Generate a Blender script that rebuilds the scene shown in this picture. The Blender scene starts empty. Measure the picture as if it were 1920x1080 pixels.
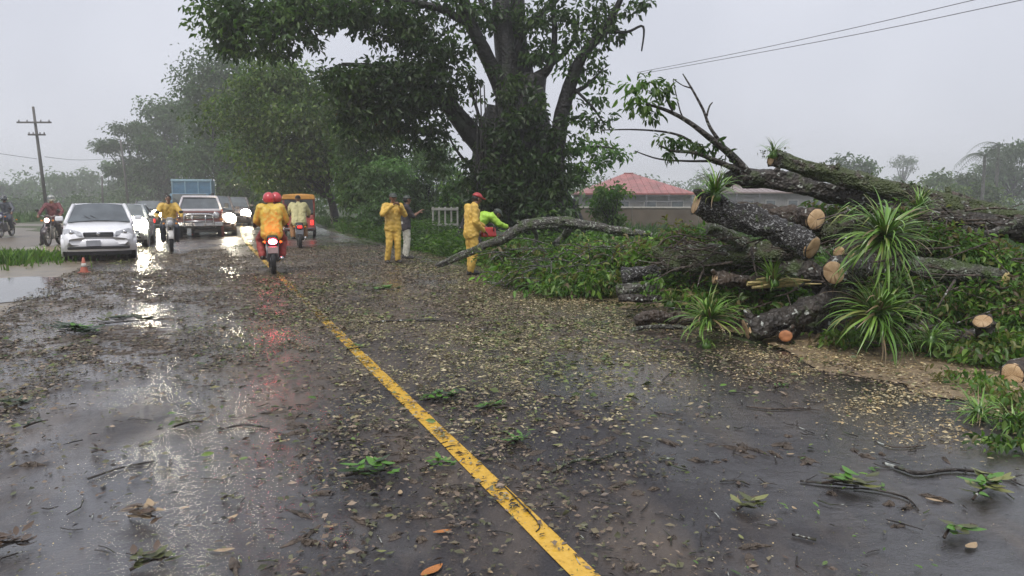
import bpy, math, random
import numpy as np
from mathutils import Vector, Matrix, Euler

random.seed(7)
rng = np.random.default_rng(7)
SC = bpy.context.scene
COL = SC.collection
R = math.radians

# ------------------------------------------------------------------ camera, sky, sun, exposure
F_PX, CAM_H, PITCH = 1400.0, 1.6, R(6.84)
cam_data = bpy.data.cameras.new('camera')
cam_data.sensor_width = 36.0
cam_data.lens = 36.0 * F_PX / 1920.0
cam_data.clip_start, cam_data.clip_end = 0.05, 3000
cam = bpy.data.objects.new('camera', cam_data)
cam.location = (0, 0, CAM_H)
cam.rotation_euler = (math.pi / 2 - PITCH, 0, 0)
COL.objects.link(cam)
SC.camera = cam

SUN_EL, SUN_ROT = R(58), R(200)
world = bpy.data.worlds.new('World')
SC.world = world
world.use_nodes = True
wn = world.node_tree.nodes
wl = world.node_tree.links
wn.clear()
w_out = wn.new('ShaderNodeOutputWorld')
w_bg = wn.new('ShaderNodeBackground')
w_bg.inputs['Strength'].default_value = 0.10
w_sky = wn.new('ShaderNodeTexSky')
w_sky.sky_type = 'NISHITA'
w_sky.sun_disc = False
w_sky.sun_elevation = SUN_EL
w_sky.sun_rotation = SUN_ROT
w_sky.dust_density = 6.0
# overcast cloud layer over the clear sky: an even grey deck with faint, broad structure
w_tc = wn.new('ShaderNodeTexCoord')
w_no = wn.new('ShaderNodeTexNoise')
w_no.inputs['Scale'].default_value = 2.4
w_no.inputs['Detail'].default_value = 3.0
w_ramp = wn.new('ShaderNodeValToRGB')
w_ramp.color_ramp.elements[0].position = 0.30
w_ramp.color_ramp.elements[0].color = (4.55, 4.72, 5.35, 1)
w_ramp.color_ramp.elements[1].position = 0.72
w_ramp.color_ramp.elements[1].color = (5.9, 6.05, 6.7, 1)
w_mix = wn.new('ShaderNodeMixRGB')
w_mix.inputs[0].default_value = 0.92
wl.new(w_tc.outputs['Generated'], w_no.inputs['Vector'])
wl.new(w_no.outputs['Fac'], w_ramp.inputs['Fac'])
wl.new(w_sky.outputs['Color'], w_mix.inputs[1])
wl.new(w_ramp.outputs['Color'], w_mix.inputs[2])
wl.new(w_mix.outputs['Color'], w_bg.inputs['Color'])
wl.new(w_bg.outputs['Background'], w_out.inputs['Surface'])

sun_data = bpy.data.lights.new('sun', 'SUN')
sun_data.energy = 1.5
sun_data.angle = R(25)
sun_data.color = (1.0, 0.97, 0.92)
sun = bpy.data.objects.new('sun', sun_data)
sd = Vector((math.sin(SUN_ROT) * math.cos(SUN_EL), math.cos(SUN_ROT) * math.cos(SUN_EL), math.sin(SUN_EL)))
sun.rotation_euler = sd.to_track_quat('Z', 'Y').to_euler()
sun.location = sd * 60
COL.objects.link(sun)

SC.view_settings.view_transform = 'Standard'
SC.view_settings.look = 'None'
SC.view_settings.exposure = 0.52
SC.view_settings.gamma = 1.0
SC.view_settings.use_curve_mapping = False
SC.render.engine = 'CYCLES'
cy = SC.cycles
cy.use_denoising = True
cy.max_bounces = 6
cy.diffuse_bounces = 3
cy.glossy_bounces = 3
cy.transmission_bounces = 3
cy.transparent_max_bounces = 6
cy.volume_bounces = 2
cy.sample_clamp_indirect = 6.0
cy.caustics_reflective = False
cy.caustics_refractive = False

# ------------------------------------------------------------------ places: pixel rays and road coordinates
CP, SP = math.cos(PITCH), math.sin(PITCH)

def ray(px, py):
    a, b = (px - 960) / F_PX, -(py - 540) / F_PX
    return Vector((a, CP + b * SP, -SP + b * CP))

def G(px, py, z=0.0):
    d = ray(px, py)
    t = (z - CAM_H) / d.z
    return Vector((d.x * t, d.y * t, z))

def P(px, py, D):
    d = ray(px, py)
    t = D / d.y
    return Vector((d.x * t, D, CAM_H + d.z * t))

def msize(w, D):
    return w / F_PX * D

HEAD = R(22.5)
UV_, NV_ = Vector((-math.sin(HEAD), math.cos(HEAD), 0)), Vector((math.cos(HEAD), math.sin(HEAD), 0))
ROAD0 = Vector((1.56, 0, 0))

def road_pt(s, t, z=0.0):
    b = 0.0011 * max(0.0, s - 22) ** 2
    p = ROAD0 + UV_ * s + NV_ * (t + b)
    return Vector((p.x, p.y, z))

def road_st(x, y):
    q = Vector((x - ROAD0.x, y - ROAD0.y, 0))
    s = q.dot(UV_)
    return s, q.dot(NV_) - 0.0011 * max(0.0, s - 22) ** 2

def road_angle(s):
    return HEAD - math.atan(0.0022 * max(0.0, s - 22))

def _hash(ix, iy, seed):
    n = (ix * 374761393 + iy * 668265263 + seed * 1442695041) & 0x7fffffff
    n = ((n ^ (n >> 13)) * 1274126177) & 0x7fffffff
    return ((n ^ (n >> 16)) & 0xffff) / 65535.0

def vnoise(x, y, seed=0):
    x, y = np.asarray(x, float), np.asarray(y, float)
    ix, iy = np.floor(x).astype(np.int64), np.floor(y).astype(np.int64)
    fx, fy = x - ix, y - iy
    fx, fy = fx * fx * (3 - 2 * fx), fy * fy * (3 - 2 * fy)
    a, b = _hash(ix, iy, seed), _hash(ix + 1, iy, seed)
    c, d = _hash(ix, iy + 1, seed), _hash(ix + 1, iy + 1, seed)
    return (a * (1 - fx) + b * fx) * (1 - fy) + (c * (1 - fx) + d * fx) * fy

def fbm(x, y, seed=0, o=3):
    v, a, t = 0, 0.5, 0
    for k in range(o):
        v = v + a * vnoise(np.asarray(x) * 2 ** k, np.asarray(y) * 2 ** k, seed + k)
        t += a
        a *= 0.5
    return v / t

def sstep(a, b, x):
    t = np.clip((np.asarray(x, float) - a) / (b - a), 0, 1)
    return t * t * (3 - 2 * t)

def terrain_z(x, y):
    """ground level off the road: a low verge, then a gentle fall to the fields"""
    q = np.asarray(x) - ROAD0.x
    s = q * UV_.x + np.asarray(y) * UV_.y
    t = q * NV_.x + np.asarray(y) * NV_.y - 0.0011 * np.maximum(0, s - 22) ** 2
    off = np.abs(t) - 4.1
    z = -0.05 + 0.0 * t
    bump = (fbm(x * 0.9, y * 0.9, 3) - 0.5) * 0.16 + (fbm(x * 0.16, y * 0.16, 9) - 0.5) * 0.5
    z = z + sstep(0.3, 3.0, off) * bump * np.where(t > 0, 1.0, 0.5)
    z = z + np.where(t > 0, sstep(0.2, 2.5, off) * 0.10, sstep(0.2, 3, off) * 0.0)
    z = z - sstep(8, 40, off) * np.where(t > 0, 0.85, 0.55)
    return z

def tz(x, y):
    return float(terrain_z(np.array([x]), np.array([y]))[0])

# ------------------------------------------------------------------ object helpers
def link(o, parent=None):
    COL.objects.link(o)
    if parent is not None:
        o.parent = parent
    return o

def tag(o, label=None, cat=None, group=None, kind=None):
    if label: o['label'] = label
    if cat: o['category'] = cat
    if group: o['group'] = group
    if kind: o['kind'] = kind
    return o

def empty(name, loc, rz=0, label=None, cat=None, group=None):
    o = bpy.data.objects.new(name, None)
    o.empty_display_size = 0.2
    o.location = loc
    o.rotation_euler = (0, 0, rz)
    COL.objects.link(o)
    return tag(o, label, cat, group)

def copy_tree(o, parent=None):
    c = o.copy()
    COL.objects.link(c)
    if parent is not None:
        c.parent = parent
    for ch in list(o.children):
        copy_tree(ch, c)
    return c

def smooth_path(pts, rad, n=4):
    pts = [Vector(p) for p in pts]
    if len(pts) < 3:
        m = 3
        out = [pts[0].lerp(pts[-1], k / m) for k in range(m + 1)]
        return out, [rad[0] + (rad[-1] - rad[0]) * k / m for k in range(m + 1)]
    op, orad = [], []
    L = len(pts)
    for i in range(L - 1):
        p0, p1, p2, p3 = pts[max(i - 1, 0)], pts[i], pts[i + 1], pts[min(i + 2, L - 1)]
        for k in range(n):
            t = k / n
            q = 0.5 * ((2 * p1) + (p2 - p0) * t + (2 * p0 - 5 * p1 + 4 * p2 - p3) * t * t + (3 * p1 - p0 - 3 * p2 + p3) * t ** 3)
            op.append(q)
            orad.append(rad[i] + (rad[i + 1] - rad[i]) * t)
    op.append(pts[-1])
    orad.append(rad[-1])
    return op, orad

class MB:
    """collects shapes, then links them as ONE mesh object"""
    def __init__(self):
        self.v, self.f = [], []

    def add(self, vs, fs):
        n = len(self.v)
        self.v += [tuple(p) for p in vs]
        self.f += [tuple(i + n for i in q) for q in fs]
        return self

    def box(self, c, s, rot=(0, 0, 0), top=None):
        """box of size s about c; top=(fx, fy) shrinks the top face"""
        M = Euler(rot).to_matrix()
        tx, ty = top or (1, 1)
        vs = []
        for z in (-.5, .5):
            fx, fy = (tx, ty) if z > 0 else (1, 1)
            for x, y in ((-.5, -.5), (.5, -.5), (.5, .5), (-.5, .5)):
                vs.append(M @ Vector((x * s[0] * fx, y * s[1] * fy, z * s[2])) + Vector(c))
        return self.add(vs, [(3, 2, 1, 0), (4, 5, 6, 7), (0, 1, 5, 4), (1, 2, 6, 5), (2, 3, 7, 6), (3, 0, 4, 7)])

    def tube(self, pts, rad, seg=8, cap=True, rough=0.0, smooth=0, seed=0, warp=0.0):
        if not hasattr(rad, '__len__'):
            rad = [rad] * len(pts)
        pts = [Vector(p) for p in pts]
        if smooth:
            pts, rad = smooth_path(pts, rad, smooth)
        rr = random.Random(seed)
        n0 = len(self.v)
        L = len(pts)
        prev = None
        for i, p in enumerate(pts):
            d = (pts[min(i + 1, L - 1)] - pts[max(i - 1, 0)])
            d = d.normalized() if d.length > 1e-9 else Vector((0, 0, 1))
            if prev is None:
                a = d.cross(Vector((0, 0, 1)) if abs(d.z) < .9 else Vector((1, 0, 0))).normalized()
            else:
                a = (prev - d * prev.dot(d)).normalized()
            prev = a
            b = d.cross(a)
            for k in range(seg):
                w = 2 * math.pi * k / seg
                r = rad[i] * (1 + rough * (rr.random() - .5) * 2)
                if warp and 0 < i < L - 1:
                    r *= 1 + warp * .13 * (math.sin(5 * w + i * .35 + seed) + .7 * math.sin(8 * w - i * .5))
                    r *= 1 + warp * 2.2 * (float(fbm(math.cos(w) * 1.3 + i * .17 + 20, math.sin(w) * 1.3 + i * .11 + 20, seed, 3)) - .5)
                self.v.append(tuple(p + a * math.cos(w) * r + b * math.sin(w) * r))
        for i in range(L - 1):
            for k in range(seg):
                k2 = (k + 1) % seg
                self.f.append((n0 + i * seg + k, n0 + i * seg + k2, n0 + (i + 1) * seg + k2, n0 + (i + 1) * seg + k))
        if cap:
            self.f.append(tuple(n0 + k for k in reversed(range(seg))))
            self.f.append(tuple(n0 + (L - 1) * seg + k for k in range(seg)))
        return self

    def lathe(self, prof, c=(0, 0, 0), axis='z', seg=20, closed=False):
        """prof: (r, h) pairs turned about an axis through c"""
        n0 = len(self.v)
        for r, h in prof:
            for k in range(seg):
                w = 2 * math.pi * k / seg
                a, b = r * math.cos(w), r * math.sin(w)
                p = (a, b, h) if axis == 'z' else ((h, a, b) if axis == 'x' else (b, h, a))
                self.v.append((p[0] + c[0], p[1] + c[1], p[2] + c[2]))
        L = len(prof)
        for i in range(L - 1 + (1 if closed else 0)):
            j = (i + 1) % L
            for k in range(seg):
                k2 = (k + 1) % seg
                self.f.append((n0 + i * seg + k, n0 + i * seg + k2, n0 + j * seg + k2, n0 + j * seg + k))
        return self

    def ball(self, c, r, seg=12, rings=8, rot=None, zmin=-1.0):
        if not hasattr(r, '__len__'):
            r = (r, r, r)
        M = Euler(rot).to_matrix() if rot else Matrix.Identity(3)
        vs, fs = [], []
        lo = math.asin(max(-1, zmin))
        for i in range(rings + 1):
            a = lo + (math.pi / 2 - lo) * i / rings
            for k in range(seg):
                w = 2 * math.pi * k / seg
                q = Vector((math.cos(a) * math.cos(w) * r[0], math.cos(a) * math.sin(w) * r[1], math.sin(a) * r[2]))
                vs.append(M @ q + Vector(c))
        for i in range(rings):
            for k in range(seg):
                k2 = (k + 1) % seg
                fs.append((i * seg + k, i * seg + k2, (i + 1) * seg + k2, (i + 1) * seg + k))
        fs.append(tuple(reversed(range(seg))))
        return self.add(vs, fs)

    def capsule(self, p0, r0, p1, r1, seg=12):
        p0, p1 = Vector(p0), Vector(p1)
        d = p1 - p0
        L = d.length
        d = d / L if L > 1e-6 else Vector((0, 0, 1))
        pts, rad = [], []
        for k in range(4):
            a = math.pi / 2 * (1 - k / 4)
            pts.append(p0 - d * r0 * math.sin(a)); rad.append(max(r0 * math.cos(a), 1e-3))
        pts.append(p0); rad.append(r0)
        pts.append(p1); rad.append(r1)
        for k in range(1, 5):
            a = math.pi / 2 * k / 4
            pts.append(p1 + d * r1 * math.sin(a)); rad.append(max(r1 * math.cos(a), 1e-3))
        return self.tube(pts, rad, seg)

    def poly(self, pts, thick=(0, 0, 0)):
        """a flat polygon given a thickness vector"""
        t = Vector(thick)
        n = len(pts)
        if t.length == 0:
            return self.add(pts, [tuple(range(n))])
        vs = [Vector(p) for p in pts] + [Vector(p) + t for p in pts]
        fs = [tuple(reversed(range(n))), tuple(range(n, 2 * n))]
        fs += [(i, (i + 1) % n, n + (i + 1) % n, n + i) for i in range(n)]
        return self.add(vs, fs)

    def mesh(self, name, m, smooth=True):
        me = bpy.data.meshes.new(name)
        me.from_pydata(self.v, [], self.f)
        me.materials.append(m)
        if smooth:
            me.polygons.foreach_set('use_smooth', [True] * len(me.polygons))
        me.validate()
        return me

    def build(self, name, m, parent=None, smooth=True, bevel=0, loc=None):
        o = bpy.data.objects.new(name, self.mesh(name, m, smooth))
        link(o, parent)
        if loc is not None:
            o.location = loc
        if bevel:
            b = o.modifiers.new('bevel', 'BEVEL')
            b.width = bevel
            b.segments = 2
            b.limit_method = 'ANGLE'
            b.angle_limit = R(35)
        return o

def np_mesh(name, V, Fq, m, col=None, smooth=False):
    """V (N,3); Fq (M,3) or (M,4); col (N,3) own colour of each leaf or chip"""
    me = bpy.data.meshes.new(name)
    k = Fq.shape[1]
    me.vertices.add(len(V))
    me.vertices.foreach_set('co', V.astype(np.float32).ravel())
    me.loops.add(Fq.size)
    me.loops.foreach_set('vertex_index', Fq.astype(np.int32).ravel())
    me.polygons.add(len(Fq))
    me.polygons.foreach_set('loop_start', np.arange(0, Fq.size, k, dtype=np.int32))
    me.polygons.foreach_set('loop_total', np.full(len(Fq), k, dtype=np.int32))
    if smooth:
        me.polygons.foreach_set('use_smooth', np.ones(len(Fq), bool))
    me.update(calc_edges=True)
    if col is not None:
        a = me.attributes.new('tint', 'FLOAT_COLOR', 'POINT')
        c4 = np.ones((len(V), 4), np.float32)
        c4[:, :3] = col
        a.data.foreach_set('color', c4.ravel())
    me.materials.append(m)
    return me

def np_obj(name, me, parent=None):
    return link(bpy.data.objects.new(name, me), parent)

# ------------------------------------------------------------------ materials
MATS = {}

def nodes_of(name):
    m = bpy.data.materials.new(name)
    m.use_nodes = True
    nt = m.node_tree
    b = nt.nodes['Principled BSDF']
    return m, nt, nt.nodes, nt.links, b

def mat(name, col, rough=0.5, metal=0.0, var=0.15, scale=6.0, bump=0.0, bscale=40.0, emit=None, estr=0.0, coat=0.0, spec=0.5, dirt=0.0):
    if name in MATS:
        return MATS[name]
    m, nt, n, l, b = nodes_of(name)
    tc = n.new('ShaderNodeTexCoord')
    no = n.new('ShaderNodeTexNoise')
    no.inputs['Scale'].default_value = scale
    no.inputs['Detail'].default_value = 5
    l.new(tc.outputs['Object'], no.inputs['Vector'])
    rp = n.new('ShaderNodeValToRGB')
    rp.color_ramp.elements[0].position = 0.3
    rp.color_ramp.elements[1].position = 0.7
    rp.color_ramp.elements[0].color = tuple(c * (1 - var) for c in col) + (1,)
    rp.color_ramp.elements[1].color = tuple(min(1, c * (1 + var)) for c in col) + (1,)
    l.new(no.outputs['Fac'], rp.inputs['Fac'])
    src = rp.outputs['Color']
    if dirt:
        n2 = n.new('ShaderNodeTexNoise')
        n2.inputs['Scale'].default_value = 3.0
        n2.inputs['Detail'].default_value = 8
        l.new(tc.outputs['Object'], n2.inputs['Vector'])
        r2 = n.new('ShaderNodeValToRGB')
        r2.color_ramp.elements[0].position = 0.5
        r2.color_ramp.elements[1].position = 0.75
        r2.color_ramp.elements[1].color = (dirt, dirt, dirt, 1)
        l.new(n2.outputs['Fac'], r2.inputs['Fac'])
        mx = n.new('ShaderNodeMixRGB')
        mx.inputs[2].default_value = (0.10, 0.075, 0.05, 1)
        l.new(r2.outputs['Color'], mx.inputs[0])
        l.new(src, mx.inputs[1])
        src = mx.outputs['Color']
    l.new(src, b.inputs['Base Color'])
    mr = n.new('ShaderNodeMapRange')
    mr.inputs['To Min'].default_value = max(0.02, rough * 0.75)
    mr.inputs['To Max'].default_value = min(1, rough * 1.25)
    l.new(no.outputs['Fac'], mr.inputs['Value'])
    l.new(mr.outputs['Result'], b.inputs['Roughness'])
    b.inputs['Metallic'].default_value = metal
    b.inputs['Specular IOR Level'].default_value = spec
    b.inputs['Coat Weight'].default_value = coat
    b.inputs['Coat Roughness'].default_value = 0.08
    if bump:
        nb = n.new('ShaderNodeTexNoise')
        nb.inputs['Scale'].default_value = bscale
        nb.inputs['Detail'].default_value = 6
        l.new(tc.outputs['Object'], nb.inputs['Vector'])
        bp = n.new('ShaderNodeBump')
        bp.inputs['Strength'].default_value = bump
        bp.inputs['Distance'].default_value = 0.02
        l.new(nb.outputs['Fac'], bp.inputs['Height'])
        l.new(bp.outputs['Normal'], b.inputs['Normal'])
    if emit:
        b.inputs['Emission Color'].default_value = emit + (1,)
        b.inputs['Emission Strength'].default_value = estr
    MATS[name] = m
    return m

def leaf_mat(name, rough=0.38, trans=0.3, tcol=(1.0, 1.25, 0.5)):
    m, nt, n, l, b = nodes_of(name)
    at = n.new('ShaderNodeAttribute')
    at.attribute_name = 'tint'
    l.new(at.outputs['Color'], b.inputs['Base Color'])
    b.inputs['Roughness'].default_value = rough
    b.inputs['Specular IOR Level'].default_value = 0.4
    tr = n.new('ShaderNodeBsdfTranslucent')
    mu = n.new('ShaderNodeMixRGB')
    mu.blend_type = 'MULTIPLY'
    mu.inputs[0].default_value = 1
    mu.inputs[2].default_value = tcol + (1,)
    l.new(at.outputs['Color'], mu.inputs[1])
    l.new(mu.outputs['Color'], tr.inputs['Color'])
    mx = n.new('ShaderNodeMixShader')
    mx.inputs[0].default_value = trans
    l.new(b.outputs[0], mx.inputs[1])
    l.new(tr.outputs[0], mx.inputs[2])
    l.new(mx.outputs[0], n['Material Output'].inputs['Surface'])
    return m

M_LEAF = leaf_mat('leaf_green', trans=0.42)
M_LITTER = leaf_mat('wet_litter', rough=0.42, trans=0.05, tcol=(1, 1, 1))

def bark_mat(name, base, lichen=0.3, moss=0.3, lcol=(0.42, 0.44, 0.40), mcol=(0.06, 0.09, 0.025), scale=1.0):
    m, nt, n, l, b = nodes_of(name)
    tc = n.new('ShaderNodeTexCoord')
    no = n.new('ShaderNodeTexNoise'); no.inputs['Scale'].default_value = 9 * scale; no.inputs['Detail'].default_value = 8
    l.new(tc.outputs['Object'], no.inputs['Vector'])
    rp = n.new('ShaderNodeValToRGB')
    rp.color_ramp.elements[0].position = 0.32
    rp.color_ramp.elements[0].color = tuple(c * 0.45 for c in base) + (1,)
    rp.color_ramp.elements[1].position = 0.7
    rp.color_ramp.elements[1].color = tuple(c * 1.5 for c in base) + (1,)
    l.new(no.outputs['Fac'], rp.inputs['Fac'])
    # lichen blotches
    n2 = n.new('ShaderNodeTexNoise'); n2.inputs['Scale'].default_value = 13 * scale; n2.inputs['Detail'].default_value = 4
    mp = n.new('ShaderNodeMapping'); mp.inputs['Location'].default_value = (3.1, 7.7, 1.3)
    l.new(tc.outputs['Object'], mp.inputs['Vector']); l.new(mp.outputs['Vector'], n2.inputs['Vector'])
    r2 = n.new('ShaderNodeValToRGB')
    r2.color_ramp.elements[0].position = 0.70 - 0.25 * lichen
    r2.color_ramp.elements[1].position = 0.74 - 0.25 * lichen
    l.new(n2.outputs['Fac'], r2.inputs['Fac'])
    mx = n.new('ShaderNodeMixRGB'); mx.inputs[2].default_value = lcol + (1,)
    l.new(r2.outputs['Color'], mx.inputs[0]); l.new(rp.outputs['Color'], mx.inputs[1])
    # moss grows in patches
    n3 = n.new('ShaderNodeTexNoise'); n3.inputs['Scale'].default_value = 4 * scale; n3.inputs['Detail'].default_value = 7
    l.new(mp.outputs['Vector'], n3.inputs['Vector'])
    r3 = n.new('ShaderNodeValToRGB')
    r3.color_ramp.elements[0].position = 0.68 - 0.35 * moss
    r3.color_ramp.elements[1].position = 0.82 - 0.35 * moss
    l.new(n3.outputs['Fac'], r3.inputs['Fac'])
    m2 = n.new('ShaderNodeMixRGB'); m2.inputs[2].default_value = mcol + (1,)
    l.new(r3.outputs['Color'], m2.inputs[0]); l.new(mx.outputs['Color'], m2.inputs[1])
    l.new(m2.outputs['Color'], b.inputs['Base Color'])
    b.inputs['Roughness'].default_value = 0.55
    bp = n.new('ShaderNodeBump'); bp.inputs['Strength'].default_value = 0.9; bp.inputs['Distance'].default_value = 0.03
    vo = n.new('ShaderNodeTexVoronoi'); vo.inputs['Scale'].default_value = 22 * scale
    l.new(tc.outputs['Object'], vo.inputs['Vector'])
    ad = n.new('ShaderNodeMath'); ad.operation = 'ADD'
    l.new(vo.outputs['Distance'], ad.inputs[0]); l.new(no.outputs['Fac'], ad.inputs[1])
    l.new(ad.outputs[0], bp.inputs['Height'])
    l.new(bp.outputs['Normal'], b.inputs['Normal'])
    MATS[name] = m
    return m

B_DARK = bark_mat('bark_dark', (0.040, 0.033, 0.027), 0.3, 0.35)
B_SPOT = bark_mat('bark_lichen', (0.035, 0.032, 0.030), 0.55, 0.25, lcol=(0.27, 0.27, 0.265), scale=2.4)
B_MOSS = bark_mat('bark_mossy', (0.060, 0.047, 0.036), 0.40, 0.85, mcol=(0.062, 0.080, 0.026), scale=1.6)
B_BROWN = bark_mat('bark_brown', (0.060, 0.043, 0.031), 0.25, 0.2)
B_GREY = bark_mat('bark_grey', (0.085, 0.08, 0.068), 0.5, 0.5, lcol=(0.34, 0.36, 0.30), scale=1.8)
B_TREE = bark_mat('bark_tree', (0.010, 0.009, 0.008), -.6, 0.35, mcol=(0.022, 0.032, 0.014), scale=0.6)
B_TREE_GREY = bark_mat('bark_tree_grey', (0.08, 0.075, 0.068), 0.2, 0.2, scale=0.5)

def wood_mat():
    m, nt, n, l, b = nodes_of('cut_wood')
    tc = n.new('ShaderNodeTexCoord')
    sx = n.new('ShaderNodeSeparateXYZ')
    l.new(tc.outputs['Object'], sx.inputs[0])
    cb = n.new('ShaderNodeCombineXYZ')
    l.new(sx.outputs['X'], cb.inputs['X']); l.new(sx.outputs['Y'], cb.inputs['Y'])
    wv = n.new('ShaderNodeTexWave')
    wv.wave_type = 'RINGS'; wv.rings_direction = 'Z'
    wv.inputs['Scale'].default_value = 28
    wv.inputs['Distortion'].default_value = 2.5
    wv.inputs['Detail'].default_value = 3
    wv.inputs['Detail Scale'].default_value = 2
    l.new(cb.outputs[0], wv.inputs['Vector'])
    rp = n.new('ShaderNodeValToRGB')
    rp.color_ramp.elements[0].color = (0.54, 0.335, 0.155, 1)
    rp.color_ramp.elements[1].color = (0.84, 0.64, 0.40, 1)
    l.new(wv.outputs['Color'], rp.inputs['Fac'])
    no = n.new('ShaderNodeTexNoise'); no.inputs['Scale'].default_value = 11; no.inputs['Detail'].default_value = 5
    l.new(tc.outputs['Object'], no.inputs['Vector'])
    mx = n.new('ShaderNodeMixRGB'); mx.blend_type = 'MULTIPLY'
    r2 = n.new('ShaderNodeValToRGB')
    r2.color_ramp.elements[0].position = 0.35; r2.color_ramp.elements[0].color = (0.7, 0.6, 0.5, 1)
    r2.color_ramp.elements[1].position = 0.6
    l.new(no.outputs['Fac'], r2.inputs['Fac'])
    mx.inputs[0].default_value = 0.8
    l.new(rp.outputs['Color'], mx.inputs[1]); l.new(r2.outputs['Color'], mx.inputs[2])
    at2 = n.new('ShaderNodeMath'); at2.operation = 'ARCTAN2'
    l.new(sx.outputs['Y'], at2.inputs[0]); l.new(sx.outputs['X'], at2.inputs[1])
    cn = n.new('ShaderNodeTexNoise'); cn.noise_dimensions = '2D'; cn.inputs['Scale'].default_value = 2.2; cn.inputs['Detail'].default_value = 6
    cv = n.new('ShaderNodeCombineXYZ'); l.new(at2.outputs[0], cv.inputs['X'])
    oi = n.new('ShaderNodeObjectInfo')
    om = n.new('ShaderNodeMath'); om.operation = 'MULTIPLY'; om.inputs[1].default_value = 37
    l.new(oi.outputs['Random'], om.inputs[0]); l.new(om.outputs[0], cv.inputs['Y'])
    l.new(cv.outputs[0], cn.inputs['Vector'])
    cr = n.new('ShaderNodeValToRGB')
    cr.color_ramp.elements[0].position = .60; cr.color_ramp.elements[0].color = (1, 1, 1, 1)
    cr.color_ramp.elements[1].position = .66; cr.color_ramp.elements[1].color = (.42, .33, .25, 1)
    l.new(cn.outputs['Fac'], cr.inputs['Fac'])
    mc = n.new('ShaderNodeMixRGB'); mc.blend_type = 'MULTIPLY'; mc.inputs[0].default_value = .8
    l.new(mx.outputs['Color'], mc.inputs[1]); l.new(cr.outputs['Color'], mc.inputs[2])
    mx = mc
    hs = n.new('ShaderNodeHueSaturation')
    vr = n.new('ShaderNodeMapRange'); vr.inputs['To Min'].default_value = .78; vr.inputs['To Max'].default_value = 1.08
    l.new(oi.outputs['Random'], vr.inputs['Value']); l.new(vr.outputs['Result'], hs.inputs['Value'])
    l.new(mx.outputs['Color'], hs.inputs['Color'])
    l.new(hs.outputs['Color'], b.inputs['Base Color'])
    b.inputs['Roughness'].default_value = 0.6
    bp = n.new('ShaderNodeBump'); bp.inputs['Strength'].default_value = .5; bp.inputs['Distance'].default_value = .004
    sw = n.new('ShaderNodeTexWave'); sw.inputs['Scale'].default_value = 40; sw.inputs['Distortion'].default_value = 3
    l.new(tc.outputs['Object'], sw.inputs['Vector']); l.new(sw.outputs['Color'], bp.inputs['Height']); l.new(bp.outputs['Normal'], b.inputs['Normal'])
    return m
M_WOOD = wood_mat()
M_WOOD_PALE = mat('pale_split_wood', (0.62, 0.50, 0.22), 0.6, var=0.3, scale=20)
M_WOOD_RED = mat('reddish_wood', (0.42, 0.17, 0.07), 0.6, var=0.3, scale=14)

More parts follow.
